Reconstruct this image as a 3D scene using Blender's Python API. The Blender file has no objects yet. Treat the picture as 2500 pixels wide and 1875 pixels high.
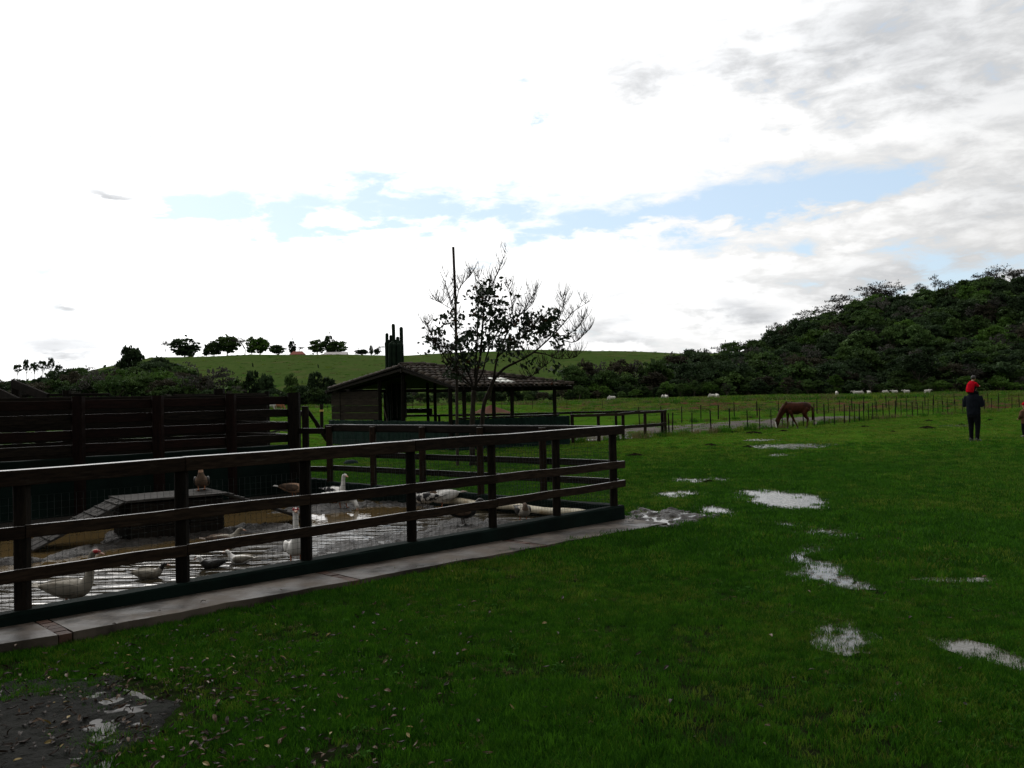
import bpy, bmesh, math, random
import numpy as np
from mathutils import Vector, Matrix, Euler

random.seed(7)
rng = np.random.default_rng(7)
PI = math.pi
scene = bpy.context.scene
COL = scene.collection
R = math.radians

# ------------------------------------------------------------------ camera
CAM_H = 1.65
F = 2100.0                       # focal length in pixels of the 2500 px wide photograph
cam_data = bpy.data.cameras.new('camera')
cam = bpy.data.objects.new('camera', cam_data)
COL.objects.link(cam)
cam_data.sensor_width = 36.0
cam_data.lens = 36.0 * F / 2500.0
cam_data.clip_start = 0.05
cam_data.clip_end = 20000
CM = Matrix.Rotation(R(90 + 0.91), 3, 'X') @ Matrix.Rotation(R(-1.17), 3, 'Z')
cam.matrix_world = Matrix.Translation((0, 0, CAM_H)) @ CM.to_4x4()
scene.camera = cam
CL = Vector((0, 0, CAM_H))

def ray(px, py):
    return CM @ Vector(((px - 1250) / F, -(py - 937.5) / F, -1))

def gp(px, py, z=0.0):
    """point of the plane at height z seen at this place of the photograph"""
    d = ray(px, py)
    return CL + d * ((z - CAM_H) / d.z)

def ap(px, py, Y):
    """point at distance Y"""
    d = ray(px, py)
    return CL + d * (Y / d.y)

def proj(x, y, z=0.0):
    """numpy: world -> photograph pixels"""
    M = np.array(CM.transposed())
    v = np.stack([x, y, z - CAM_H + 0 * x], -1) @ M.T
    return 1250 + F * v[..., 0] / -v[..., 2], 937.5 - F * v[..., 1] / -v[..., 2]

# ------------------------------------------------------------------ colour management
scene.view_settings.view_transform = 'Standard'
scene.view_settings.look = 'None'
scene.view_settings.gamma = 1.0
scene.view_settings.exposure = -0.16
scene.view_settings.use_curve_mapping = False
scene.cycles.max_bounces = 6
scene.cycles.transparent_max_bounces = 6

# ------------------------------------------------------------------ sky
SUN_AZ, SUN_EL = R(-32), R(40)
world = bpy.data.worlds.new('World')
scene.world = world
world.use_nodes = True
wt = world.node_tree
wt.nodes.clear()

class E:
    """tiny expression builder over shader math nodes"""
    def __init__(s, t, sock): s.t, s.s = t, sock
    @staticmethod
    def m(t, op, *a, clamp=False):
        n = t.nodes.new('ShaderNodeMath'); n.operation = op; n.use_clamp = clamp
        for i, v in enumerate(a):
            if isinstance(v, E): t.links.new(v.s, n.inputs[i])
            else: n.inputs[i].default_value = v
        return E(t, n.outputs[0])
    def __add__(s, o): return E.m(s.t, 'ADD', s, o)
    __radd__ = __add__
    def __sub__(s, o): return E.m(s.t, 'SUBTRACT', s, o)
    def __rsub__(s, o): return E.m(s.t, 'SUBTRACT', o, s)
    def __mul__(s, o): return E.m(s.t, 'MULTIPLY', s, o)
    __rmul__ = __mul__
    def __truediv__(s, o): return E.m(s.t, 'DIVIDE', s, o)
    def f(s, op, *a, clamp=False): return E.m(s.t, op, s, *a, clamp=clamp)

def smooth(t, v, a, b, lo=0.0, hi=1.0):
    n = t.nodes.new('ShaderNodeMapRange'); n.interpolation_type = 'SMOOTHSTEP'
    t.links.new(v.s, n.inputs[0])
    for i, q in enumerate((a, b, lo, hi)): n.inputs[i + 1].default_value = q
    return E(t, n.outputs[0])

def noise(t, vec, scale, detail=6, rough=0.55, dist=0.0, lac=2.0):
    n = t.nodes.new('ShaderNodeTexNoise')
    n.inputs['Scale'].default_value = scale; n.inputs['Detail'].default_value = detail
    n.inputs['Roughness'].default_value = rough; n.inputs['Distortion'].default_value = dist
    n.inputs['Lacunarity'].default_value = lac
    if vec is not None: t.links.new(vec, n.inputs['Vector'])
    return E(t, n.outputs['Fac'])

def combine(t, x, y, z):
    n = t.nodes.new('ShaderNodeCombineXYZ')
    for i, v in enumerate((x, y, z)):
        if isinstance(v, E): t.links.new(v.s, n.inputs[i])
        else: n.inputs[i].default_value = v
    return n.outputs[0]

def build_sky():
    t = wt
    tc = t.nodes.new('ShaderNodeTexCoord')
    sp = t.nodes.new('ShaderNodeSeparateXYZ'); t.links.new(tc.outputs['Generated'], sp.inputs[0])
    x, y, z = (E(t, sp.outputs[i]) for i in range(3))
    az = E.m(t, 'ARCTAN2', x, y)
    el = z.f('ARCSINE')
    zz = E.m(t, 'ADD', E.m(t, 'MAXIMUM', z, 0.0), 0.10)
    P = combine(t, x / zz, y / zz, 0.0)                      # cloud deck seen in perspective
    D = combine(t, az * 1.0, el * 2.6, z * 0.0)               # small lumpy structure near the horizon
    n1 = noise(t, P, 1.1, 8, 0.6, 0.3)
    n2 = noise(t, D, 5.0, 8, 0.6, 0.2)
    n3 = noise(t, D, 17.0, 6, 0.6, 0.3)
    n4 = noise(t, P, 3.4, 8, 0.65, 0.4)
    wob = (n2 - 0.5) * 0.16
    wob2 = (n3 - 0.5) * 0.07
    def blob(px, py, sx, sy, s, tilt=0.0):
        a0 = math.atan((px - 1250) / F)
        hz = 970.6 - 0.0205 * (px - 1250)
        e0 = math.atan((hz - py) / F * math.cos(a0))
        a = (az + wob - a0); e = (el + wob * 0.45 + wob2 * 0.5 - e0)
        if tilt: e = e - a * tilt
        a = a / (sx / F); e = e / (sy / F)
        q = (a * a + e * e) * -1.0
        return q.f('EXPONENT') * s
    # gaps in the cloud deck where blue shows
    gaps = None
    for b in ((860, 515, 440, 42, .98, -0.02), (640, 480, 200, 30, .45, 0), (1650, 512, 520, 52, 1.1, 0.10), (2010, 465, 260, 48, 0.95, 0.0), (880, 430, 170, 34, .72, 0.03),
              (1010, 345, 150, 20, .5, 0.1), (1290, 360, 90, 26, .42, 0), (1310, 270, 90, 22, .36, 0), (430, 505, 130, 36, .72, 0), (1180, 470, 260, 44, .7, 0.0),
              (550, 560, 200, 30, .55, 0), (2330, 690, 230, 34, .72, 0.1), (2420, 610, 200, 40, .6, 0), (2420, 160, 160, 60, .45, 0),
              (120, 770, 200, 40, .3, 0), (270, 160, 40, 14, .4, 0), (420, 300, 70, 16, .4, 0), (1950, 600, 300, 18, .45, 0.05), (1780, 590, 200, 16, .4, 0.03)):
        v = blob(*b); gaps = v if gaps is None else gaps + v
    rip = (n3 - 0.5) * 3.0 + (n2 - 0.5) * 2.3 + (n4 - 0.5) * 1.6 - 0.06
    back = smooth(t, y, 0.35, -0.3)
    field = gaps + rip + (n1 - 0.62) * 1.2 * back
    blue = smooth(t, field, 0.28, 1.12)
    # grey undersides
    grey = None
    for b in ((1980, 80, 620, 120, .80, 0.06), (2350, 230, 330, 150, .7, 0), (1500, 190, 260, 60, .35, 0), (145, 752, 42, 20, 1.1, 0), (275, 493, 90, 24, .8, -.25), (240, 480, 60, 18, .5, -.2),
              (1760, 770, 90, 22, .95, -.1), (1850, 790, 60, 26, .8, 0), (1500, 790, 100, 26, .7, 0), (1510, 830, 120, 14, .8, 0), (150, 850, 90, 36, .8, 0), (40, 860, 80, 24, .7, 0),
              (2440, 500, 170, 50, .6, 0.1), (1450, 720, 90, 16, .5, 0), (150, 700, 140, 12, .4, -.05), (270, 855, 70, 20, .5, 0), (2300, 640, 140, 30, .5, 0), (1010, 840, 60, 18, .5, 0), (2050, 700, 260, 46, .5, 0.1), (1700, 700, 260, 20, .4, 0.05)):
        v = blob(*b); grey = v if grey is None else grey + v
    away = smooth(t, az, -0.25, 0.65)
    gfield = grey * (0.80 + (n2 - 0.5) * 0.8) + (n1 - 0.5) * 0.7 * away + (n3 - 0.5) * 0.4 * away + (n4 - 0.52) * 0.18 * (away * 0.8 + 0.2)
    gv = smooth(t, gfield, -0.02, 1.12)
    # brightness of cloud towards the hidden sun
    sd = Vector((math.sin(SUN_AZ) * math.cos(SUN_EL), math.cos(SUN_AZ) * math.cos(SUN_EL), math.sin(SUN_EL)))
    dot = x * sd.x + y * sd.y + z * sd.z
    glow = ((dot - 1.0) * 3.4).f('EXPONENT')
    bright = (0.66 + glow * 2.5) * (0.80 + 0.20 * smooth(t, y, -.4, .4))
    lum = bright * (1.0 - gv) * (0.94 + n3 * 0.12) + gv * (bright * 0.08 + 0.73)
    lum = lum * (1.0 - 0.24 * smooth(t, field, -0.5, 0.5))
    lum = lum * smooth(t, z, -0.02, 0.02, 0.4, 1.0)
    mixc = t.nodes.new('ShaderNodeMix'); mixc.data_type = 'RGBA'
    t.links.new(gv.s, mixc.inputs[0])
    mixc.inputs[6].default_value = (1.0, 1.0, 0.995, 1); mixc.inputs[7].default_value = (0.95, 0.97, 1.0, 1)
    cl = t.nodes.new('ShaderNodeVectorMath'); cl.operation = 'SCALE'
    t.links.new(mixc.outputs[2], cl.inputs[0]); t.links.new((lum * (1 / 0.1)).s, cl.inputs['Scale'])
    sky = t.nodes.new('ShaderNodeTexSky'); sky.sky_type = 'NISHITA'; sky.sun_disc = False
    sky.sun_elevation = SUN_EL; sky.sun_rotation = SUN_AZ; sky.dust_density = 0.8; sky.ozone_density = 1.6
    hs_ = t.nodes.new('ShaderNodeHueSaturation'); hs_.inputs['Saturation'].default_value = 1.15; hs_.inputs['Value'].default_value = 1.45
    t.links.new(sky.outputs[0], hs_.inputs['Color'])
    # thin veil over the gaps
    veil = t.nodes.new('ShaderNodeMix'); veil.data_type = 'RGBA'
    thin = t.nodes.new('ShaderNodeMix'); thin.data_type = 'RGBA'; thin.inputs[0].default_value = 0.55
    t.links.new(hs_.outputs[0], thin.inputs[6]); thin.inputs[7].default_value = (8.4, 10.1, 11.6, 1)
    t.links.new(thin.outputs[2], veil.inputs[6]); t.links.new(cl.outputs[0], veil.inputs[7])
    t.links.new((1.0 - blue * 0.93).s, veil.inputs[0])
    bg = t.nodes.new('ShaderNodeBackground'); bg.inputs['Strength'].default_value = 0.10
    t.links.new(veil.outputs[2], bg.inputs['Color'])
    out = t.nodes.new('ShaderNodeOutputWorld'); t.links.new(bg.outputs[0], out.inputs[0])
build_sky()

sun_data = bpy.data.lights.new('sun', 'SUN')
sun_data.energy = 0.5; sun_data.angle = R(12); sun_data.color = (1.0, 0.96, 0.9)
sun = bpy.data.objects.new('sun', sun_data); COL.objects.link(sun)
_sd = Vector((math.sin(SUN_AZ) * math.cos(SUN_EL), math.cos(SUN_AZ) * math.cos(SUN_EL), math.sin(SUN_EL)))
sun.rotation_euler = _sd.to_track_quat('Z', 'Y').to_euler()

# ------------------------------------------------------------------ materials
def pmat(name, c1, c2=None, scale=4.0, rough=0.8, bump=0.0, bscale=None, stretch=(1, 1, 1), spec=0.5, detail=6,
         c3=None, s3=1.0, t3=(0.55, 0.65), rnd=0.0, trans=0.0, coord='Object', lo=0.35, hi=0.65, bdist=0.01, r2=None, wet=False, painted_sheen=0.25):
    m = bpy.data.materials.new(name); m.use_nodes = True
    t = m.node_tree; b = t.nodes['Principled BSDF']
    b.inputs['Roughness'].default_value = rough
    b.inputs['Specular IOR Level'].default_value = spec
    c2 = c2 or c1
    tc = t.nodes.new('ShaderNodeTexCoord')
    mp = t.nodes.new('ShaderNodeMapping'); mp.inputs['Scale'].default_value = stretch
    t.links.new(tc.outputs[coord], mp.inputs[0])
    if rnd:
        oi = t.nodes.new('ShaderNodeObjectInfo')
        cb = combine(t, E(t, oi.outputs['Random']) * 37.0, E(t, oi.outputs['Random']) * 91.0, 0.0)
        t.links.new(cb, mp.inputs['Location'])
    n = noise(t, mp.outputs[0], scale, detail, 0.6)
    fac = smooth(t, n, lo, hi)
    mx = t.nodes.new('ShaderNodeMix'); mx.data_type = 'RGBA'
    t.links.new(fac.s, mx.inputs[0])
    mx.inputs[6].default_value = (*c1, 1); mx.inputs[7].default_value = (*c2, 1)
    out = mx.outputs[2]
    if c3:
        n2 = smooth(t, noise(t, mp.outputs[0], s3, 5, 0.6), *t3)
        m3 = t.nodes.new('ShaderNodeMix'); m3.data_type = 'RGBA'
        t.links.new(n2.s, m3.inputs[0]); t.links.new(out, m3.inputs[6]); m3.inputs[7].default_value = (*c3, 1)
        out = m3.outputs[2]
    if rnd:
        hs = t.nodes.new('ShaderNodeHueSaturation')
        t.links.new(out, hs.inputs['Color'])
        t.links.new((E(t, oi.outputs['Random']) * (2 * rnd) + (1 - rnd)).s, hs.inputs['Value'])
        out = hs.outputs[0]
    t.links.new(out, b.inputs['Base Color'])
    if r2 is not None:
        t.links.new(smooth(t, n, lo, hi, rough, r2).s, b.inputs['Roughness'])
    WET = None
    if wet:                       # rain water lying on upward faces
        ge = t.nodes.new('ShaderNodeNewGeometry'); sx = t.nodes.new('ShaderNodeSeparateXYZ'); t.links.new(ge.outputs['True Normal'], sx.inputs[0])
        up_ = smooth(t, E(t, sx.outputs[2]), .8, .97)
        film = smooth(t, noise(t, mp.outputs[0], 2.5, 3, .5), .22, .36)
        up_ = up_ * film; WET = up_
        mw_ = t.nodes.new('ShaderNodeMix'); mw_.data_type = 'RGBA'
        t.links.new((up_ * painted_sheen).s, mw_.inputs[0]); t.links.new(out, mw_.inputs[6]); mw_.inputs[7].default_value = (.26, .25, .235, 1)  # bright sky reflection painted into upward faces as pale grey
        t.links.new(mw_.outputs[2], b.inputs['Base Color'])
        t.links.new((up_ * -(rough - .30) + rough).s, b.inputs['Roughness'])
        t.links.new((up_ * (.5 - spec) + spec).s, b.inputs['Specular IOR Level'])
    if bump:
        bp = t.nodes.new('ShaderNodeBump'); bp.inputs['Strength'].default_value = bump
        bp.inputs['Distance'].default_value = bdist
        if WET is not None: t.links.new((WET * (-.88 * bump) + bump).s, bp.inputs['Strength'])
        t.links.new(noise(t, mp.outputs[0], bscale or scale * 4, 6, 0.65).s, bp.inputs['Height'])
        t.links.new(bp.outputs[0], b.inputs['Normal'])
    if trans:
        tr = t.nodes.new('ShaderNodeBsdfTranslucent'); t.links.new(out, tr.inputs[0])
        ms = t.nodes.new('ShaderNodeMixShader'); ms.inputs[0].default_value = trans
        t.links.new(b.outputs[0], ms.inputs[1]); t.links.new(tr.outputs[0], ms.inputs[2])
        t.links.new(ms.outputs[0], t.nodes['Material Output'].inputs[0])
    return m

M = {}
M['wood'] = pmat('dark_stained_wood', (.010, .0065, .0042), (.024, .0155, .010), 7, .7, .6, 26, (1, 7, 7), .07, wet=True, painted_sheen=.9, rnd=.35, bdist=.004, c3=(.034, .027, .020), s3=5, t3=(.6, .75))
M['wood_black'] = pmat('old_black_wood', (.0055, .0045, .0035), (.013, .010, .007), 6, .7, .6, 22, (1, 6, 6), .06, wet=True, rnd=.3, bdist=.004)
M['wood_red'] = pmat('red_stained_wood', (.0075, .0042, .0034), (.014, .0068, .0052), 6, .7, .5, 22, (1, 6, 6), .06, wet=True, rnd=.3, bdist=.004)
M['wood_grey'] = pmat('weathered_grey_wood', (.020, .019, .017), (.055, .050, .046), 6, .8, .7, 24, (1, 8, 8), .12, rnd=.25, bdist=.004, c3=(.05, .045, .04), s3=3, t3=(.52, .7))
M['plywood'] = pmat('weathered_board', (.013, .0095, .0065), (.024, .018, .012), 3, .8, .5, 20, (1, 5, 5), .05, rnd=.25)
M['green_wall'] = pmat('painted_green_wall', (.0020, .0065, .0050), (.0040, .011, .0085), 3, .8, .5, 30, spec=.06, c3=(.004, .007, .005), s3=1.6, t3=(.5, .72), bdist=.006)
M['green_block'] = pmat('rough_green_block', (.004, .0125, .0095), (.008, .021, .016), 5, .85, .9, 14, spec=.06, c3=(.006, .012, .01), s3=2.5, t3=(.52, .7), bdist=.03)
M['concrete'] = pmat('wet_concrete', (.062, .048, .037), (.100, .079, .060), 3.5, .40, .6, 40, spec=.30, c3=(.022, .017, .012), s3=1.9, t3=(.44, .60), r2=.75, bdist=.004)
M['brick'] = pmat('red_brick', (.060, .032, .023), (.085, .046, .033), 12, .6, .5, 40, spec=.15, rnd=.3, bdist=.004)
M['bark'] = pmat('tree_bark', (.014, .011, .0085), (.034, .028, .021), 14, .85, .8, 30, (1, 1, .3), .06, bdist=.01)
M['bark_far'] = pmat('far_bark', (.05, .042, .034), (.10, .085, .07), 1, .9, 0, spec=.1)
M['pole'] = pmat('pole_wood', (.018, .014, .010), (.038, .030, .022), 9, .7, .5, 20, (1, 1, .2), .08)
M['tile'] = pmat('clay_roof_tile', (.020, .0155, .012), (.050, .039, .030), 4, .75, .5, 30, spec=.05, rnd=.45, c3=(.03, .035, .022), s3=7, t3=(.55, .7), bdist=.005)
M['tile_light'] = pmat('translucent_tile', (.5, .5, .45), (.6, .6, .55), 4, .3, 0, rnd=.1)
M['cactus'] = pmat('cactus_skin', (.006, .013, .008), (.011, .021, .011), 4, .7, .4, 20, spec=.06)
M['wire'] = pmat('galvanised_wire', (.012, .018, .016), (.02, .027, .024), 5, .6, 0, spec=.15)
M['fence_wire'] = pmat('fence_wire', (.04, .04, .037), None, 5, .6, 0)
M['pvc'] = pmat('cream_pipe', (.44, .38, .26), (.58, .52, .38), 5, .45, .2, 30, c3=(.28, .17, .06), s3=4, t3=(.5, .68))
M['leaf'] = pmat('tree_leaf', (.010, .018, .009), (.020, .034, .014), 6, .6, 0, rnd=0, trans=.12, spec=.10)
M['leaf_red'] = pmat('old_tree_leaf', (.07, .022, .010), (.05, .032, .012), 6, .6, 0, trans=.2, spec=.1)
M['moss'] = pmat('yellow_paint', (.45, .30, .08), None, 3, .7)
M['teal'] = pmat('teal_plastic', (.02, .16, .12), (.03, .2, .15), 3, .4)
M['dark_tub'] = pmat('dark_plastic', (.006, .013, .013), None, 3, .8, spec=.05)
M['soil_red'] = pmat('red_soil', (.06, .024, .014), (.085, .036, .021), 2, .95, .6, 8, spec=.1, bdist=.05)
M['mud_clod'] = pmat('mud_clod', (.006, .005, .0035), (.012, .009, .006), 9, 1.0, .5, 30, spec=0.0, bdist=.01)
M['wall_far'] = pmat('far_wall', (.16, .12, .10), (.22, .17, .15), 1, .9)
M['roof_red'] = pmat('far_red_roof', (.22, .06, .04), (.28, .09, .06), 2, .8)
M['roof_grey'] = pmat('far_grey_roof', (.40, .37, .36), (.5, .46, .45), 2, .6)
M['dark'] = pmat('dark_opening', (.01, .01, .01))

def leafmat(name, a, b, trans=.22, sc=.25, rnd=.35):
    return pmat(name, a, b, sc, .65, 0, rnd=rnd, trans=trans, spec=.05, detail=3)
M['fol_dark'] = leafmat('dark_foliage', (.018, .034, .014), (.036, .060, .024))
M['fol_mid'] = leafmat('mid_foliage', (.028, .056, .015), (.055, .094, .025))
M['fol_light'] = leafmat('light_foliage', (.040, .088, .014), (.065, .120, .022))
M['fol_brown'] = leafmat('brown_foliage', (.030, .028, .018), (.048, .044, .028))
M['fol_gray'] = leafmat('grey_twigs', (.034, .033, .028), (.060, .058, .048))
M['fol_black'] = leafmat('backlit_foliage', (.010, .018, .010), (.024, .036, .018))

def ground_mat(name, cols, s1, s2, s3, rough=.75, bump=.5, bs=30, bd=.03, spec=.15, patch=None, sp=.4, tp=(.5, .65)):
    """cols: three tones mixed at three scales"""
    m = bpy.data.materials.new(name); m.use_nodes = True
    t = m.node_tree; b = t.nodes['Principled BSDF']
    b.inputs['Roughness'].default_value = rough; b.inputs['Specular IOR Level'].default_value = spec
    tc = t.nodes.new('ShaderNodeTexCoord'); v = tc.outputs['Object']
    prev = None
    for (ca, sc, lo, hi) in ((cols[1], s1, .40, .62), (cols[2], s2, .5, .7), (patch, sp, *tp), (cols[0], s3, .45, .75)):
        if ca is None: continue
        f = smooth(t, noise(t, v, sc, 7, .62), lo, hi)
        mx = t.nodes.new('ShaderNodeMix'); mx.data_type = 'RGBA'
        t.links.new((f * 0.8).s, mx.inputs[0])
        if prev is None: mx.inputs[6].default_value = (*cols[0], 1)
        else: t.links.new(prev, mx.inputs[6])
        mx.inputs[7].default_value = (*ca, 1); prev = mx.outputs[2]
    t.links.new(prev, b.inputs['Base Color'])
    if bump:
        bp = t.nodes.new('ShaderNodeBump'); bp.inputs['Strength'].default_value = bump; bp.inputs['Distance'].default_value = bd
        t.links.new(noise(t, v, bs, 8, .7).s, bp.inputs['Height']); t.links.new(bp.outputs[0], b.inputs['Normal'])
    return m
M['lawn'] = ground_mat('lawn', ((.030, .078, .006), (.044, .095, .009), (.068, .092, .014)), .22, 1.3, 9, rough=1.0, spec=0.0, patch=(.030, .050, .009), sp=.08)
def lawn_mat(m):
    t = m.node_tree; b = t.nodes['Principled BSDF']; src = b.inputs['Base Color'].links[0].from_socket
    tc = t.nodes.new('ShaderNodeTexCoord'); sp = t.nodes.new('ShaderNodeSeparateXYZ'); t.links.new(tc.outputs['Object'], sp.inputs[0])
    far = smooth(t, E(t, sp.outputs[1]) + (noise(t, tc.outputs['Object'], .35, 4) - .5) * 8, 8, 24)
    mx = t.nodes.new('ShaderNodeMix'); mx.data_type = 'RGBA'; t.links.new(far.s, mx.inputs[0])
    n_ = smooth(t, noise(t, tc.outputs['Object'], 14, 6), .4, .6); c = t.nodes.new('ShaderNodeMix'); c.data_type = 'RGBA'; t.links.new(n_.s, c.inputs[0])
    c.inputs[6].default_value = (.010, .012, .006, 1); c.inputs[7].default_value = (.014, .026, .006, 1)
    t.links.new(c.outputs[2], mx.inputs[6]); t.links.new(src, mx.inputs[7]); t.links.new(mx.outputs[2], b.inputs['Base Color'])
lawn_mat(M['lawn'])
M['hill_grass'] = ground_mat('hill_grass', ((.038, .066, .016), (.054, .080, .022), (.076, .076, .032)), .012, .05, .22, rough=1.0, spec=0.0, bump=.6, bs=.7, bd=.8, patch=(.018, .040, .008), sp=.16, tp=(.55, .68))
M['forest_floor'] = ground_mat('forest_floor', ((.010, .018, .007), (.014, .024, .009), (.018, .022, .010)), .1, .3, 1.0, bump=0)
M['tall_grass'] = ground_mat('tall_grass_ground', ((.050, .080, .016), (.068, .090, .024), (.085, .085, .036)), .03, .12, .6, rough=1.0, spec=0.0, bump=.5, bs=2, bd=.2)
M['ploughed'] = ground_mat('ploughed_soil', ((.060, .026, .016), (.082, .037, .022), (.050, .044, .018)), .05, .25, 1.2, rough=1.0, spec=0.0, bump=.9, bs=1.6, bd=.25, patch=(.11, .075, .05), sp=.5)
M['track'] = ground_mat('muddy_track', ((.040, .029, .023), (.062, .046, .037), (.024, .036, .010)), .5, 1.2, 5, rough=.75, bump=.9, bs=2.2, bd=.08, spec=.12)
M['mud'] = ground_mat('wet_mud', ((.020, .0165, .013), (.034, .028, .022), (.009, .0075, .006)), 2.5, 7, 22, rough=.42, bump=1.0, bs=18, bd=.05, spec=.20)
M['bare_mud'] = ground_mat('bare_wet_mud', ((.008, .0085, .0065), (.014, .014, .011), (.006, .010, .004)), 1.2, 4, 16, rough=.7, bump=1.0, bs=26, bd=.03, spec=.07)

def water_mat(name, col, wave, scale, stretch, rot=0.0, rough=.03, det=3, dist=.02):
    m = bpy.data.materials.new(name); m.use_nodes = True
    t = m.node_tree; b = t.nodes['Principled BSDF']
    b.inputs['Base Color'].default_value = (*col, 1)
    b.inputs['Roughness'].default_value = rough; b.inputs['IOR'].default_value = 1.33
    if wave:
        tc = t.nodes.new('ShaderNodeTexCoord'); mp = t.nodes.new('ShaderNodeMapping')
        mp.inputs['Scale'].default_value = stretch; mp.inputs['Rotation'].default_value = (0, 0, rot)
        t.links.new(tc.outputs['Object'], mp.inputs[0])
        bp = t.nodes.new('ShaderNodeBump'); bp.inputs['Strength'].default_value = wave; bp.inputs['Distance'].default_value = dist
        t.links.new(noise(t, mp.outputs[0], scale, det, .5, .6).s, bp.inputs['Height']); t.links.new(bp.outputs[0], b.inputs['Normal'])
    return m
M['pond_ripple'] = water_mat('rippled_pond_water', (.030, .024, .014), 1.0, 4.2, (.26, 1.2, 1), R(-6), dist=.075, det=2.0)
M['pond_calm'] = water_mat('calm_brown_water', (.085, .056, .022), .10, 5, (1, 1, 1))
M['puddle'] = water_mat('puddle_water', (.05, .045, .03), .15, 20, (1, 1, 1))

# ------------------------------------------------------------------ mesh helpers
def cross(a, b): return a.cross(b)

class MB:
    def __init__(s): s.v, s.f, s.mi = [], [], []
    def add(s, vs, fs, mi=0):
        k = len(s.v); s.v.extend([tuple(v) for v in vs])
        s.f.extend([tuple(i + k for i in f) for f in fs]); s.mi.extend([mi] * len(fs)); return s
    def box(s, c, d, rot=None, mi=0):
        c = Vector(c); h = Vector(d) / 2; vs = []
        for x in (-1, 1):
            for y in (-1, 1):
                for z in (-1, 1):
                    p = Vector((x * h.x, y * h.y, z * h.z))
                    if rot is not None: p = rot @ p
                    vs.append(c + p)
        return s.add(vs, [(0, 1, 3, 2), (4, 6, 7, 5), (0, 4, 5, 1), (2, 3, 7, 6), (0, 2, 6, 4), (1, 5, 7, 3)], mi)
    def tube(s, pts, rad, n=6, cap=True, mi=0, squash=1.0):
        pts = [Vector(p) for p in pts]; k = len(pts)
        if not hasattr(rad, '__len__'): rad = [rad] * k
        vs, fs = [], []
        t0 = (pts[1] - pts[0]).normalized()
        u = t0.orthogonal().normalized()
        for i, p in enumerate(pts):
            t = (pts[min(i + 1, k - 1)] - pts[max(i - 1, 0)])
            t = t.normalized() if t.length > 1e-9 else t0
            u = (u - t * u.dot(t)); u = u.normalized() if u.length > 1e-6 else t.orthogonal().normalized()
            w = t.cross(u)
            for j in range(n):
                a = 2 * PI * j / n
                vs.append(p + (u * math.cos(a) + w * math.sin(a) * squash) * rad[i])
        for i in range(k - 1):
            for j in range(n):
                a, b = i * n + j, i * n + (j + 1) % n
                fs.append((a, b, b + n, a + n))
        if cap: fs.append(tuple(range(n - 1, -1, -1))); fs.append(tuple((k - 1) * n + j for j in range(n)))
        return s.add(vs, fs, mi)
    def loft(s, rings, n=12, side=Vector((0, 1, 0)), mi=0):
        """rings: (x, y, z, half width along side, half height)"""
        pts = [Vector(r[:3]) for r in rings]; k = len(pts); vs, fs = [], []
        for i, r in enumerate(rings):
            t = (pts[min(i + 1, k - 1)] - pts[max(i - 1, 0)]).normalized()
            sd = (side - t * side.dot(t)).normalized(); nn = sd.cross(t)
            for j in range(n):
                a = 2 * PI * j / n
                vs.append(pts[i] + sd * (math.cos(a) * r[3]) + nn * (math.sin(a) * r[4]))
        for i in range(k - 1):
            for j in range(n):
                a, b = i * n + j, i * n + (j + 1) % n
                fs.append((a, a + n, b + n, b))
        fs.append(tuple(range(n))); fs.append(tuple((k - 1) * n + j for j in range(n - 1, -1, -1)))
        return s.add(vs, fs, mi)
    def ball(s, c, r, n=10, m=7, mi=0):
        c = Vector(c); r = Vector(r) if hasattr(r, '__len__') else Vector((r, r, r))
        vs = [c + Vector((0, 0, r.z))]; fs = []
        for i in range(1, m):
            th = PI * i / m
            for j in range(n):
                a = 2 * PI * j / n
                vs.append(c + Vector((r.x * math.sin(th) * math.cos(a), r.y * math.sin(th) * math.sin(a), r.z * math.cos(th))))
        vs.append(c - Vector((0, 0, r.z)))
        for j in range(n):
            fs.append((0, 1 + j, 1 + (j + 1) % n)); b = 1 + (m - 2) * n
            fs.append((b + (j + 1) % n, b + j, len(vs) - 1))
        for i in range(m - 2):
            for j in range(n):
                a, b = 1 + i * n + j, 1 + i * n + (j + 1) % n
                fs.append((a, a + n, b + n, b))
        return s.add(vs, fs, mi)
    def mesh(s, name, mats, smooth_=False):
        me = bpy.data.meshes.new(name); me.from_pydata(s.v, [], s.f)
        for m in (mats if isinstance(mats, (list, tuple)) else [mats]): me.materials.append(m)
        if any(s.mi): me.polygons.foreach_set('material_index', s.mi)
        if smooth_: me.polygons.foreach_set('use_smooth', [True] * len(s.f))
        me.update(); return me
    def build(s, name, mats, parent=None, smooth_=False, loc=None):
        return link(name, s.mesh(name, mats, smooth_), parent, loc)

def link(name, me, parent=None, loc=None):
    o = bpy.data.objects.new(name, me); COL.objects.link(o)
    if parent: o.parent = parent
    if loc is not None: o.location = loc
    return o

def thing(name, label, cat, loc=(0, 0, 0), rz=0.0, group=None):
    o = bpy.data.objects.new(name, None); COL.objects.link(o)
    o.empty_display_size = .1; o.location = loc; o.rotation_euler = (0, 0, rz)
    return tag(o, label, cat, group)

def tag(o, label=None, cat=None, group=None, kind=None):
    if label: o['label'] = label
    if cat: o['category'] = cat
    if group: o['group'] = group
    if kind: o['kind'] = kind
    return o

def children_of(o): return [c for c in COL.objects if c.parent == o]

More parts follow.
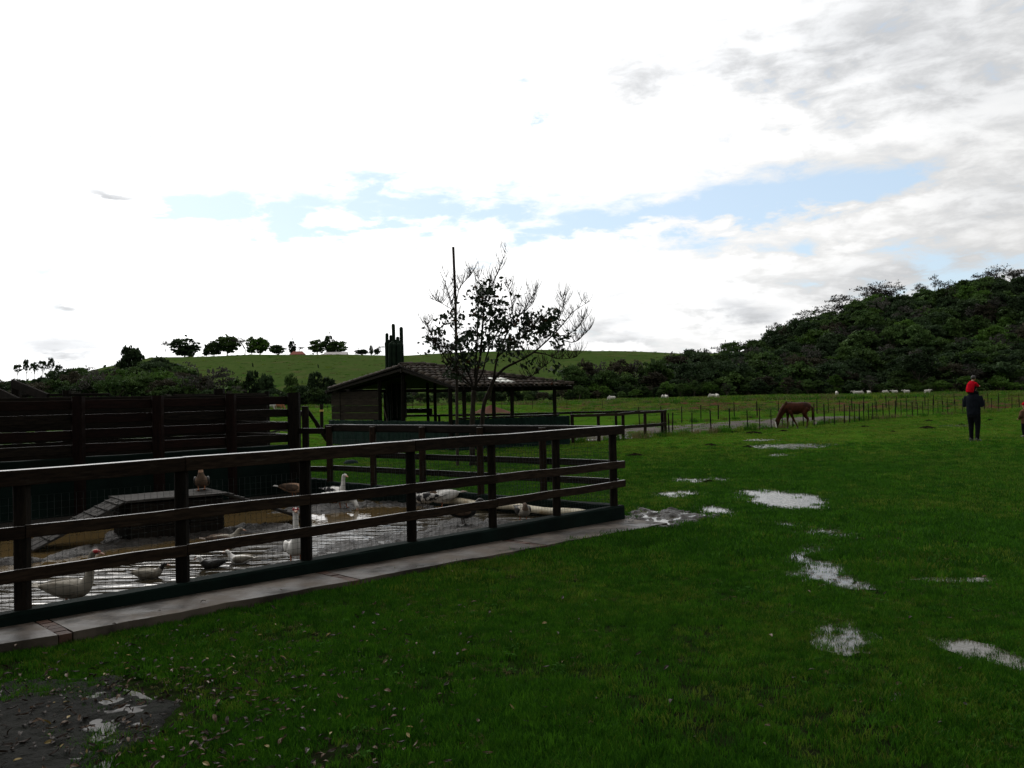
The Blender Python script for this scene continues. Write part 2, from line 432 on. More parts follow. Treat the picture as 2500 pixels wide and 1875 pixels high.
def remeshed(mb, name, mats, voxel, smooth_it=3, parent=None):
    """merge closed overlapping lofts into one continuous skin"""
    me = mb.mesh(name + '_raw', mats)
    o = bpy.data.objects.new(name, me); COL.objects.link(o)
    r = o.modifiers.new('r', 'REMESH'); r.mode = 'VOXEL'; r.voxel_size = voxel; r.use_smooth_shade = True
    sm = o.modifiers.new('s', 'SMOOTH'); sm.factor = .5; sm.iterations = smooth_it
    dg = bpy.context.evaluated_depsgraph_get()
    me2 = bpy.data.meshes.new_from_object(o.evaluated_get(dg)); me2.name = name
    o.modifiers.clear(); o.data = me2
    me2.materials.clear()
    for m in (mats if isinstance(mats, (list, tuple)) else [mats]): me2.materials.append(m)
    me2.polygons.foreach_set('use_smooth', [True] * len(me2.polygons))
    if parent: o.parent = parent
    return o

def beam_mesh(L, w, h, seg=5, jit=.003, ch=.006):
    """chamfered sawn board along local x, slightly uneven"""
    vs, fs = [], []
    prof = [(-w/2+ch, -h/2), (w/2-ch, -h/2), (w/2, -h/2+ch), (w/2, h/2-ch), (w/2-ch, h/2), (-w/2+ch, h/2), (-w/2, h/2-ch), (-w/2, -h/2+ch)]
    for i in range(seg + 1):
        x = -L/2 + L * i / seg; dy, dz = random.uniform(-jit, jit), random.uniform(-jit, jit); k = 1 + random.uniform(-.02, .02)
        vs += [(x, y * k + dy, z * k + dz) for y, z in prof]
    for i in range(seg):
        for j in range(8):
            a, b = i * 8 + j, i * 8 + (j + 1) % 8
            fs.append((a, b, b + 8, a + 8))
    fs.append(tuple(range(7, -1, -1))); fs.append(tuple(seg * 8 + j for j in range(8)))
    return vs, fs

def plank(name, p0, p1, w, h, mat, parent=None, roll=0.0, jit=.003, seg=None, ch=None):
    """a board or post between two world points; w across, h up"""
    p0, p1 = Vector(p0), Vector(p1); d = p1 - p0; L = d.length
    ch = ch if ch is not None else min(w, h) * .14
    vs, fs = beam_mesh(L, w, h, seg or max(2, int(L / .4)), jit, ch)
    me = bpy.data.meshes.new(name); me.from_pydata(vs, [], fs); me.materials.append(mat)
    x = d.normalized()
    up = Vector((0, 0, 1)) if abs(x.z) < .95 else Vector((0, 1, 0))
    y = up.cross(x).normalized(); z = x.cross(y)
    mw = Matrix((x, y, z)).transposed().to_4x4() @ Matrix.Rotation(roll, 4, 'X')
    mw.translation = (p0 + p1) / 2
    o = bpy.data.objects.new(name, me); COL.objects.link(o)
    if parent is not None:
        o.parent = parent
        pm = Matrix.LocRotScale(parent.location, parent.rotation_euler, parent.scale)
        if parent.parent is not None:
            g = parent.parent; pm = Matrix.LocRotScale(g.location, g.rotation_euler, g.scale) @ pm
        mw = pm.inverted() @ mw
    o.matrix_basis = mw
    return o

def fast_mesh(name, V, Fq, mats, mi=None, smooth_=False):
    """V (n,3) float, Fq (m,k) int all faces same size"""
    me = bpy.data.meshes.new(name)
    V = np.asarray(V, dtype=np.float32); Fq = np.asarray(Fq, dtype=np.int32); k = Fq.shape[1]
    me.vertices.add(len(V)); me.vertices.foreach_set('co', V.ravel())
    me.loops.add(Fq.size); me.loops.foreach_set('vertex_index', Fq.ravel())
    me.polygons.add(len(Fq)); me.polygons.foreach_set('loop_start', np.arange(0, Fq.size, k, dtype=np.int32))
    me.polygons.foreach_set('loop_total', np.full(len(Fq), k, dtype=np.int32))
    for m in (mats if isinstance(mats, (list, tuple)) else [mats]): me.materials.append(m)
    if mi is not None: me.polygons.foreach_set('material_index', np.asarray(mi, dtype=np.int32))
    if smooth_: me.polygons.foreach_set('use_smooth', np.ones(len(Fq), dtype=bool))
    me.update(calc_edges=True); me.validate()
    return me

def leaf_quads(P, size, up=.3, aspect=.6):
    """random leaf-like quads at the points P"""
    n = len(P)
    a = rng.normal(size=(n, 3)); a /= np.linalg.norm(a, axis=1)[:, None]
    nn = rng.normal(size=(n, 3)); nn[:, 2] += up * 3; nn -= (nn * a).sum(1)[:, None] * a
    b = np.cross(a, nn); b /= np.linalg.norm(b, axis=1)[:, None] + 1e-9
    s = (size * rng.uniform(.6, 1.3, n))[:, None]
    V = np.stack([P - a * s, P - b * s * aspect, P + a * s, P + b * s * aspect], 1).reshape(-1, 3)
    return V, np.arange(4 * n).reshape(n, 4)

def scatter(name, pts, rot, scl, protos, label, cat=None, idx=None):
    """one object of stuff: prototype meshes instanced on points"""
    me = bpy.data.meshes.new(name); n = len(pts)
    me.vertices.add(n); me.vertices.foreach_set('co', np.asarray(pts, dtype=np.float32).ravel())
    at_ = me.attributes.new('rot', 'FLOAT_VECTOR', 'POINT'); at_.data.foreach_set('vector', np.asarray(rot, dtype=np.float32).ravel())
    sc = me.attributes.new('scl', 'FLOAT_VECTOR', 'POINT'); sc.data.foreach_set('vector', np.asarray(scl, dtype=np.float32).ravel())
    ix = me.attributes.new('idx', 'INT', 'POINT')
    idx = rng.integers(0, len(protos), n) if idx is None else idx
    ix.data.foreach_set('value', np.asarray(idx, dtype=np.int32))
    o = bpy.data.objects.new(name, me); COL.objects.link(o)
    g = bpy.data.node_groups.new(name, 'GeometryNodeTree')
    g.interface.new_socket('Geometry', in_out='INPUT', socket_type='NodeSocketGeometry')
    g.interface.new_socket('Geometry', in_out='OUTPUT', socket_type='NodeSocketGeometry')
    gi = g.nodes.new('NodeGroupInput'); go = g.nodes.new('NodeGroupOutput')
    g2i = g.nodes.new('GeometryNodeGeometryToInstance')
    for p in reversed(protos):
        oi = g.nodes.new('GeometryNodeObjectInfo'); oi.inputs['Object'].default_value = p
        g.links.new(oi.outputs['Geometry'], g2i.inputs[0])
    iop = g.nodes.new('GeometryNodeInstanceOnPoints'); iop.inputs['Pick Instance'].default_value = True
    def attr(nm, ty):
        a = g.nodes.new('GeometryNodeInputNamedAttribute'); a.data_type = ty; a.inputs[0].default_value = nm
        return a.outputs[0]
    g.links.new(gi.outputs[0], iop.inputs['Points']); g.links.new(g2i.outputs[0], iop.inputs['Instance'])
    g.links.new(attr('idx', 'INT'), iop.inputs['Instance Index'])
    e2r = g.nodes.new('FunctionNodeEulerToRotation'); g.links.new(attr('rot', 'FLOAT_VECTOR'), e2r.inputs[0])
    g.links.new(e2r.outputs[0], iop.inputs['Rotation']); g.links.new(attr('scl', 'FLOAT_VECTOR'), iop.inputs['Scale'])
    g.links.new(iop.outputs[0], go.inputs[0])
    md = o.modifiers.new('scatter', 'NODES'); md.node_group = g
    tag(o, label, cat, kind='stuff')
    return o

def proto(name, me): return bpy.data.objects.new(name, me)        # never linked: only instanced
# =================================================================== TERRAIN
def sstep(t): t = np.clip(t, 0, 1); return t * t * (3 - 2 * t)
_G = np.array([(-9000, 30), (-3000, 45), (-800, 55), (0, 68), (150, 74), (250, 100), (370, 120), (750, 119), (1000, 114), (1250, 119), (1500, 113), (1700, 104), (2500, 90), (5000, 60), (12000, 30)], float)
_RT = np.array([(1300, 0), (1560, 25), (1662, 55), (1745, 52), (1834, 70), (1896, 108), (1958, 133), (2042, 162), (2099, 184), (2156, 196), (2203, 188), (2286, 210), (2338, 212), (2390, 226), (2500, 238), (3000, 262), (4000, 210), (12000, 90)], float)
_LT = np.array([(-9000, 30), (-3000, 30), (-800, 34), (-200, 10), (0, 0), (60, 3), (150, 28), (191, 40), (244, 45), (285, 50), (407, 45), (447, 34), (488, 10), (529, 2), (570, 0), (9000, 0)], float)
def hill_h(x, y):
    p = 1250 + F * x / np.maximum(y, 1)
    rough = 1 + .012 * np.sin(x * .031 + 1) * np.sin(y * .023) + .008 * np.sin(x * .09 + y * .05)
    h1 = np.interp(p, _G[:, 0], _G[:, 1]) / F * 650 * sstep((y - 330) / 320) * rough
    h1 = np.where(y > 650, h1 * (1 - .25 * sstep((y - 650) / 900)), h1)
    h2 = np.interp(p, _RT[:, 0], _RT[:, 1]) / F * 450 * sstep((y - 280) / 170)
    h2 = np.where(y > 450, h2 * (1 - .4 * sstep((y - 480) / 500)), h2)
    h3 = np.interp(p, _LT[:, 0], _LT[:, 1]) / F * 370 * sstep((y - 280) / 90)
    h3 = np.where(y > 370, h3 * (1 - .7 * sstep((y - 380) / 200)), h3)
    return np.maximum(np.maximum(h1, h2), h3)

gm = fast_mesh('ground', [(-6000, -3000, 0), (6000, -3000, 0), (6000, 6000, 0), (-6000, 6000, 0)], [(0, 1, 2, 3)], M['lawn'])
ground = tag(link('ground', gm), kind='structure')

def hills():
    ps = np.concatenate([np.linspace(-7000, -500, 40), np.linspace(-450, 2900, 260), np.linspace(3000, 10000, 40)])
    ys = np.concatenate([np.linspace(284, 700, 90), np.linspace(730, 2200, 20)])
    P, Y = np.meshgrid(ps, ys); X = (P - 1250) / F * Y
    H = hill_h(X, Y) - .25
    V = np.stack([X, Y, H], -1).reshape(-1, 3); n = len(ps)
    i = np.arange((len(ys) - 1) * n).reshape(-1, n)[:, :-1].ravel()
    Fq = np.stack([i, i + 1, i + n + 1, i + n], 1)
    me = fast_mesh('hill', V, Fq, M['hill_grass'], smooth_=True)
    return tag(link('hill', me), kind='structure')
hill = hills()

def sheet(name, px_pts, mat, z, jitter=0.0, sub=1, kind='structure'):
    """flat sheet on the ground whose outline was read from the photograph"""
    W = [gp(*p) for p in px_pts]; pts = []
    for a, b in zip(W, W[1:] + W[:1]):
        k = max(1, int((b - a).length / sub)) if jitter else 1
        for i in range(k):
            q = a.lerp(b, i / k); nrm = Vector((-(b - a).y, (b - a).x, 0)).normalized()
            q = q + nrm * (random.uniform(-1, 1) * jitter if i else 0); pts.append((q.x, q.y, z))
    bm = bmesh.new(); vs = [bm.verts.new(p) for p in pts]; f = bm.faces.new(vs)
    if f.normal.z < 0: f.normal_flip()
    bmesh.ops.triangulate(bm, faces=[f])
    me = bpy.data.meshes.new(name); bm.to_mesh(me); bm.free(); me.materials.append(mat)
    return tag(link(name, me), kind=kind)

sheet('meadow', [(-900, 1026), (600, 999), (1200, 985), (1360, 990), (1900, 978), (2500, 968), (3300, 951), (3300, 938.5), (2400, 957.5), (1500, 974), (900, 986.5), (0, 1005.5), (-900, 1024.8)], M['tall_grass'], .008, 3, 12)
sheet('ploughed_strip', [(1330, 999), (1700, 1001), (2000, 1004), (2300, 1000), (2800, 988), (2800, 962), (2500, 968), (2200, 972), (1900, 978), (1600, 982.5), (1360, 988)], M['ploughed'], .012, .9, 3)
sheet('muddy_track', [(1480, 1061), (1640, 1058), (1830, 1048), (1990, 1036), (2110, 1022), (2090, 1016), (1960, 1018), (1830, 1026), (1700, 1036), (1560, 1044), (1440, 1050), (1380, 1054)], M['track'], .012, .25, .8)
tag(sheet('puddle', [(1600, 999.6), (1625, 998), (1680, 998), (1690, 999.5), (1650, 1001), (1600, 1001)], M['puddle'], .018, .3, 1), kind='structure')

# =================================================================== TREES FAR OFF
def crown_mesh(name, mat, rx=4.3, rz=3.6, zc=6.2, nc=26, nq=80, leaf=.31, cr=1.25, flat=.75, core=50, seed=0, sparse=False, full=False):
    r = np.random.default_rng(seed + 100)
    d = r.normal(size=(nc, 3)); d /= np.linalg.norm(d, axis=1)[:, None]; d[:, 2] = d[:, 2] * .95 if full else np.abs(d[:, 2]) * 1.2 - .35
    rad = r.uniform(.55, 1.0, nc)[:, None] ** .6
    C = d * rad * np.array([rx, rx, rz]) + np.array([0, 0, zc])
    if not sparse: C = np.vstack([C, np.array([[0, 0, zc + rz * .35]])])
    ps = []
    for c in C:
        q = r.normal(size=(nq, 3)); q /= np.linalg.norm(q, axis=1)[:, None]
        q[:, 2] = np.where(q[:, 2] < -.2, -q[:, 2] * .6, q[:, 2])
        ps.append(c + q * cr * r.uniform(.45, 1.1, (nq, 1)) * np.array([1.1, 1.1, flat]) * r.uniform(.7, 1.25))
    P = np.vstack(ps)
    V, Q = leaf_quads(P, leaf)
    if core:
        Pc = r.normal(size=(core, 3)) * np.array([rx, rx, rz]) * .38 + np.array([0, 0, zc])
        V2, Q2 = leaf_quads(Pc, leaf * 2.3); Q = np.vstack([Q, Q2 + len(V)]); V = np.vstack([V, V2])
    return fast_mesh(name, V, Q, mat)

def trunk_mesh(name, h=5, r=.22, nb=5, spread=2.2, seed=0, mat=None):
    rd = random.Random(seed); mb = MB()
    mb.tube([(0, 0, -.5), (rd.uniform(-.1, .1), 0, h * .4), (rd.uniform(-.3, .3), rd.uniform(-.3, .3), h * .8)], [r * 1.3, r, r * .75], 6)
    for i in range(nb):
        a = i * 2.4 + rd.random(); z0 = h * rd.uniform(.45, .8)
        mb.tube([(0, 0, z0), (math.cos(a) * spread * .5, math.sin(a) * spread * .5, z0 + h * .25), (math.cos(a) * spread, math.sin(a) * spread, z0 + h * .45)], [r * .6, r * .4, r * .12], 4)
    return mb.mesh(name, mat or M['bark_far'])

def bare_tree_mesh(name, H=11, spread=4.2, seed=0, flat=True):
    """tall skyline tree: branches fan out into a flat, almost leafless top"""
    rd = random.Random(seed); mb = MB(); tips = []
    def grow(p, d, L, r, lv):
        q = p + d * L; mid = p + d * L * .5 + Vector((rd.uniform(-.1, .1), rd.uniform(-.1, .1), 0)) * L
        mb.tube([p, mid, q], [r, r * .8, r * .62], 3 if lv > 1 else 5, cap=False)
        if lv >= 4: tips.append(q); return
        for i in range(3 if lv > 0 else 4):
            a = rd.uniform(0, 2 * PI); k = .55 if lv < 2 else .8
            nd = (d + Vector((math.cos(a), math.sin(a), 0)) * k * rd.uniform(.6, 1.3)).normalized()
            if flat and lv >= 2: nd.z *= .55; nd.normalize()
            grow(q, nd, L * rd.uniform(.55, .8), r * .6, lv + 1)
    grow(Vector((0, 0, -1)), Vector((rd.uniform(-.1, .1), rd.uniform(-.1, .1), 1)).normalized(), H * .42, .26, 0)
    tr = mb.mesh(name + '_wood', M['bark_far'])
    T = np.array([tuple(t) for t in tips]); P = np.repeat(T, 5, 0) + rng.normal(size=(len(T) * 5, 3)) * np.array([.5, .5, .16])
    V, Q = leaf_quads(P, .30, up=1.0)
    return tr, fast_mesh(name + '_crown', V, Q, M['fol_gray'])

crowns = {k: [crown_mesh('crown', M['fol_' + k], rx=a, rz=b, zc=c, seed=s + j * 10, nc=22 + 2 * s) for s, (a, b, c) in enumerate(((4.2, 3.4, 6.0), (3.6, 4.2, 6.4), (4.8, 3.0, 5.6)))]
          for j, k in enumerate(('dark', 'mid', 'light', 'brown'))}
for k in ('dark', 'mid', 'light'): crowns['f' + k] = [crown_mesh('crown', M['fol_' + k], rx=4.0, rz=4.0 - s * .3, zc=4.6, nc=46 + 4 * s, nq=55, cr=1.25, leaf=.45, seed=90 + s + 7 * len(k), core=90, full=True) for s in range(3)]
crowns['gray'] = [crown_mesh('crown', M['fol_gray'], rx=3.6, rz=3.6, zc=6.2, nc=20, nq=22, leaf=.28, core=10, seed=60 + s) for s in range(2)]
trunks = [trunk_mesh('trunk', 5, .2, 5, 2.3, s) for s in range(3)]
bare = [bare_tree_mesh('bare', seed=s) for s in range(5)]

def merge_meshes(name, ms):
    V, Fs, mi, mats, k = [], [], [], [], 0
    for j, m in enumerate(ms):
        v = np.empty(len(m.vertices) * 3, dtype=np.float32); m.vertices.foreach_get('co', v); V += v.reshape(-1, 3).tolist()
        Fs += [[i + k for i in p.vertices] for p in m.polygons]; mi += [j] * len(m.polygons); mats.append(m.materials[0]); k += len(m.vertices)
    me = bpy.data.meshes.new(name); me.from_pydata(V, [], Fs)
    for m in mats: me.materials.append(m)
    me.polygons.foreach_set('material_index', mi); me.update(); return me

forest_protos = []
_w = []
for k, wt_ in (('dark', .30), ('fdark', .16), ('mid', .18), ('fmid', .12), ('light', .06), ('brown', .08), ('gray', .10)):
    for c in crowns[k]:
        forest_protos.append(proto('forest_tree', merge_meshes('forest_tree', [c, trunks[len(forest_protos) % 3]]))); _w.append(wt_ / len(crowns[k]))
_w = np.array(_w) / sum(_w)
_w2 = np.array([.04] * 3 + [.04] * 3 + [.14] * 3 + [.10] * 3 + [.10] * 3 + [.02] * 3 + [.01] * 2); _w2 /= _w2.sum()

def grid_pts(x0, x1, y0, y1, s):
    X, Y = np.meshgrid(np.arange(x0, x1, s), np.arange(y0, y1, s))
    X = X + rng.uniform(-.48, .48, X.shape) * s; Y = Y + rng.uniform(-.48, .48, X.shape) * s
    return X.ravel(), Y.ravel()

def forest(name, X, Y, label, hs=(.65, 1.45), wts=_w, zoff=-.8):
    n = len(X); sc = rng.uniform(hs[0], hs[1], n); Z = hill_h(X, Y) + zoff - (3.2 * sstep((Y - 405) / 35) if name == 'forest' and X[0] > 0 else 0)
    rot = np.stack([rng.normal(0, .05, n), rng.normal(0, .05, n), rng.uniform(0, 6.28, n)], 1)
    scl = np.stack([sc * rng.uniform(.85, 1.2, n), sc * rng.uniform(.85, 1.2, n), sc * rng.uniform(.85, 1.15, n)], 1)
    return scatter(name, np.stack([X, Y, Z], 1), rot, scl, forest_protos, label, 'forest', rng.choice(len(forest_protos), n, p=wts))

X, Y = grid_pts(10, 620, 292, 500, 6.2)
p = 1250 + F * X / Y
lim = np.interp(p, [1370, 1450, 1560, 1640, 1700, 1760], [12, 34, 50, 95, 150, 205])
k = (p > 1380) & (Y - 285 < lim) & (p < 3700)
forest('forest', X[k], Y[k], 'dense dark green wooded hillside rising at the right behind the white cattle')
X, Y = grid_pts(-420, -80, 292, 420, 6.2)
p = 1250 + F * X / Y
k = (p < 560) & (p > -1200) & (Y - 285 < np.interp(p, [430, 500, 560], [120, 60, 12]))
forest('forest', X[k], Y[k], 'dark wooded slope at the left behind the cattle yard fence')
X, Y = grid_pts(-110, 45, 286, 300, 4.2)
forest('thicket', X, Y, 'low dark thicket along the far edge of the pasture below the grassy hill', hs=(.3, .62), zoff=-.5)
X, Y = grid_pts(-120, -50, 287, 312, 5.0)
p = 1250 + F * X / Y; k = (p > 500) & (p < 850)
forest('forest', X[k], Y[k], 'dark tree belt at the foot of the grassy hill left of the shelter', hs=(.45, .85))
X, Y = grid_pts(20, 420, 281, 292, 4.0)
k = (1250 + F * X / Y > 1370)
forest('thicket', X[k], Y[k], 'band of bushy undergrowth at the foot of the wooded hill behind the white cattle', hs=(.3, .7), wts=_w2, zoff=-.5)
X, Y = grid_pts(-420, -100, 281, 292, 4.2)
forest('thicket', X, Y, 'low undergrowth in front of the left wooded slope', hs=(.3, .7), zoff=-.5)

def tree(px, py_top, W, Y, kind, label, group=None, base_px=None, v=0, trunk=True, name='tree', flatk=None, zb=None):
    """a tree at distance Y whose top and width are as in the photograph"""
    top = ap(px, py_top, Y); x = top.x
    z0 = float(hill_h(np.array(x), np.array(Y))) - .3 if zb is None else zb
    H = top.z - z0; s = H / 9.6
    t = thing(name, label, 'tree', (x, Y, z0), random.uniform(0, 6), group)
    w = W / F * Y / 9.6
    if kind == 'bare':
        tr, cr = bare[v % 5]; s = H / 11.0; w = W * 1.2 / F * Y / 8.5
    else: tr, cr = trunks[v % 3], crowns[kind][v % len(crowns[kind])]
    for nm, me in (('trunk', tr), ('crown', cr)):
        o = link(nm, me, t); o.scale = (w, w, s)
    return t

G1 = 'trees on the skyline of the grassy hill'
rt = [ # px, top, width, kind, label
 (450, 823, 66, 'dark', 'broad dark rounded bushy tree standing alone on the skyline, leftmost of the big ones'),
 (405, 832, 14, 'bare', 'thin wispy tree just left of the broad rounded bushy tree'),
 (504, 849, 18, 'dark', 'small dark bush right of the broad rounded tree on the skyline'),
 (522, 833, 38, 'mid', 'spreading umbrella shaped tree at the left end of the long skyline tree row'),
 (554, 816, 56, 'mid', 'tallest wide domed tree of the long skyline tree row'),
 (597, 824, 36, 'bare', 'open crowned tree in the middle of the long skyline tree row'),
 (613, 822, 26, 'mid', 'slim tree squeezed between two wide ones in the skyline row'),
 (634, 823, 46, 'light', 'dense lighter green tree at the right end of the skyline row'),
 (676, 841, 38, 'mid', 'low wide tree with pale open crown left of the red roofed farmhouse'),
 (713, 831, 17, 'dark', 'narrow dark tree directly behind the red roofed farmhouse'),
 (729, 845, 18, 'bare', 'small bent tree at the right end of the red roofed farmhouse'),
 (775, 827, 42, 'mid', 'rounded loose tree at the left of the grey roofed barn'),
 (803, 816, 24, 'dark', 'tall dark pointed tree behind the grey roofed barn'),
 (825, 830, 44, 'mid', 'wide tree at the right behind the grey roofed barn'),
 (882, 853, 34, 'dark', 'low flat bush on the skyline right of the barn'),
 (906, 843, 10, 'dark', 'tiny palm like tree on the skyline between the barn and the cactus'),
 (920, 852, 16, 'dark', 'small round bush on the skyline left of the tall cactus'),
 (932, 841, 14, 'bare', 'small leafless tree on the skyline touching the tall cactus'),
]
for i, (px, pt, w, kd, lb) in enumerate(rt):
    tree(px, pt - (0 if kd == 'bare' else 3), w * (1 if kd == 'bare' else 1.12), 640, kd if kd == 'bare' else 'f' + kd, lb, G1, v=i)
tree(320, 833, 66, 372, 'fdark', 'dark pointed tree rising above the left wooded slope', v=1)
for i, (px, pt, w) in enumerate(((42, 884, 22), (64, 880, 20), (84, 877, 22), (104, 874, 22), (124, 876, 20), (143, 884, 18))):
    tree(px, pt, w, 600, 'dark', ('leftmost', 'second', 'third', 'fourth', 'fifth', 'rightmost')[i] + ' slender tree of the far row at the left edge of the picture', 'slender far trees at the left edge', v=i)
G2 = 'trees scattered at the foot of the grassy hill'
for i, (px, pt, w, kd, lb) in enumerate((
  (617, 893, 34, 'dark', 'dark tree with two crowns in front of the grassy hill, leftmost of the scattered ones'),
  (648, 904, 34, 'dark', 'rounded dark tree right beside the two crowned tree'),
  (710, 900, 28, 'mid', 'narrow oval tree standing apart on the grassy slope'),
  (772, 896, 36, 'dark', 'tall dark tree left of the shelter roof'),
  (800, 912, 34, 'dark', 'lower bushy tree between the tall dark tree and the shelter roof'),
  (1046, 889, 34, 'mid', 'small round bush on the grassy slope just above the shelter roof'),
  (1095, 893, 36, 'dark', 'small dark bush on the slope behind the leafless tree'),
  (860, 925, 44, 'dark', 'dark rounded tree behind the gable of the shelter'),
  (575, 915, 40, 'mid', 'bushy tree at the right end of the left wooded slope'))):
    tree(px, pt, w * 1.35, 300 if i not in (5, 6) else 420, 'f' + kd, lb, G2, v=i)
G3 = 'brown leafless thicket trees beside the wooded hill'
for i, (px, pt, w) in enumerate(((1395, 905, 60), (1430, 888, 70), (1470, 884, 74), (1515, 874, 80), (1552, 880, 60), (1588, 868, 66))):
    tree(px, pt, w, 306, ('brown', 'brown', 'gray', 'brown', 'gray', 'mid')[i], ('lowest greenish brown', 'round pinkish brown', 'grey twiggy', 'broad tall brown', 'narrow grey', 'greener')[i] + ' tree of the brown thicket right of the leafless tree', G3, v=i)
tree(1684, 843, 38, 430, 'dark', 'dark rounded tree where the wooded hill meets the grassy skyline', v=0)
tree(1722, 850, 32, 430, 'bare', 'pale flat topped tree right of the dark rounded skyline tree', v=1)
G4 = 'flat topped thin trees along the crest of the wooded hill'
sk = [(1755, 850, 12), (1770, 838, 30), (1795, 826, 44), (1830, 833, 26), (1850, 832, 26), (1876, 808, 22), (1900, 787, 26), (1932, 772, 44), (1960, 763, 50), (2005, 752, 50), (2035, 737, 54), (2062, 718, 54), (2100, 706, 70), (2130, 698, 60), (2160, 692, 54), (2190, 702, 56),
      (2244, 690, 20), (2262, 692, 18), (2285, 674, 24), (2310, 700, 24), (2330, 682, 34), (2365, 682, 40), (2392, 662, 50), (2412, 672, 44), (2440, 652, 40), (2462, 660, 36), (2490, 656, 60)]
ORD = ['first', 'second', 'third', 'fourth', 'fifth', 'sixth', 'seventh', 'eighth', 'ninth', 'tenth', 'eleventh', 'twelfth', 'thirteenth', 'fourteenth', 'fifteenth', 'sixteenth', 'seventeenth', 'eighteenth', 'nineteenth', 'twentieth', 'seventh', 'sixth', 'fifth', 'fourth', 'third', 'second', 'last']
for i, (px, pt, w) in enumerate(sk):
    tree(px, pt, w, 455, 'bare', 'thin flat topped nearly bare tree, ' + ORD[i] + (' from the left' if i < 20 else ' from the right' if i < 26 else ' at the right edge') + ', on the wooded crest', G4, v=i)
G5 = 'pale green crowns standing out of the wooded hill'
for i, (px, pt, w, Y_, kd, lb) in enumerate((
  (2055, 856, 90, 330, 'light', 'large bright green dome in the middle of the wooded hill'),
  (1950, 868, 70, 325, 'mid', 'green rounded crown left of the large bright dome on the wooded hill'),
  (1870, 880, 66, 318, 'mid', 'green crown low at the left of the wooded hill'),
  (1630, 900, 60, 305, 'light', 'yellowish green round tree at the left foot of the wooded hill'),
  (1950, 910, 50, 305, 'light', 'bright yellow green bush at the foot of the wooded hill'),
  (2340, 800, 60, 370, 'light', 'bright green crown high on the wooded hill above the person'),
  (2130, 838, 70, 350, 'mid', 'pale green crown right above the large bright dome'),
  (1500, 925, 50, 296, 'mid', 'low green bush at the foot of the brown thicket'),
  (1285, 950, 36, 290, 'mid', 'small round green bush seen between the shelter posts'))):
    tree(px, pt, w, Y_, kd, lb, G5, v=i)

# farm buildings on the ridge
def farmhouse(px0, px1, py_eave, py_top, Y, rmat, label, hip=True):
    a, b = ap(px0, py_eave, Y), ap(px1, py_eave, Y); w = b.x - a.x; zt = ap(px0, py_top, Y).z; ze = a.z
    z0 = float(hill_h(np.array((a.x + b.x) / 2), np.array(Y))) - 1
    h = thing('farmhouse', label, 'building', ((a.x + b.x) / 2, Y, z0))
    D = w * .45
    MB().box((0, 0, (ze - z0) / 2), (w * .94, D * .9, ze - z0)).build('wall', M['wall_far'], h)
    mb = MB(); W2 = w / 2; ri = W2 * (.62 if hip else 1)
    mb.add([(-W2, -D / 2, ze - z0), (W2, -D / 2, ze - z0), (W2, D / 2, ze - z0), (-W2, D / 2, ze - z0), (-ri, 0, zt - z0), (ri, 0, zt - z0)], [(0, 1, 5, 4), (2, 3, 4, 5), (1, 2, 5), (3, 0, 4), (0, 3, 2, 1)])
    mb.build('roof', rmat, h)
    for i in range(3):
        MB().box((-w * .3 + i * w * .3, -D * .45 - .05, (ze - z0) * .55), (w * .08, .12, (ze - z0) * .35)).build('window' if i != 1 else 'door', M['dark'], h)
farmhouse(709, 745, 866, 858, 632, M['roof_red'], 'small farmhouse with low red roof on the skyline among trees')
farmhouse(792, 849, 870, 860, 628, M['roof_grey'], 'long low barn with pale grey roof on the grassy hill', False)

# =================================================================== THE DUCK PEN
L0 = Vector((-3.69, 6.2, 0)); C0 = Vector((1.41, 11.32, 0))
U = (C0 - L0).normalized(); N = Vector((-U.y, U.x, 0))          # along the front fence / into the pen
S0 = L0 - U * 3.4
B0 = Vector((-3.2, 14.9, 0)); E0 = Vector((-3.9, 15.3, 0))
LF = (C0 - L0).length
def on_line(px, py, A, d):
    r_ = ray(px, py)                                            # solve A + d t = r s
    den = r_.x * d.y - r_.y * d.x
    return (A.x * r_.y - A.y * r_.x) / den
def hz(t, zl, zr): return zl + (zr - zl) * max(-.5, min(1, t / LF))
RZ = [(1.20, 1.255, .115), (.79, .79, .095), (.475, .535, .09)]  # rail tops left, right, height

def wire_net(name, A, B, z0a, z0b, z1a, z1b, parent, step=.052, rad=.0014):
    mb = MB(); Lw = (B - A).length; n = int(Lw / step)
    for i in range(n + 1):
        k = i / n; p = A.lerp(B, k); j = random.uniform(-.003, .003)
        mb.tube([(p.x + j, p.y, z0a + (z0b - z0a) * k), (p.x - j, p.y, z1a + (z1b - z1a) * k)], rad, 3, cap=False)
    m_ = int((z1a - z0a) / step)
    for i in range(m_ + 1):
        k = i / m_; pts = []
        for q in range(13):
            pp = A.lerp(B, q / 12); z = (z0a + (z0b - z0a) * q / 12) * (1 - k) + (z1a + (z1b - z1a) * q / 12) * k
            pts.append((pp.x, pp.y, z + random.uniform(-.005, .005)))
        mb.tube(pts, rad, 3, cap=False)
    return tag(mb.build(name, M['wire'], parent), kind='stuff')

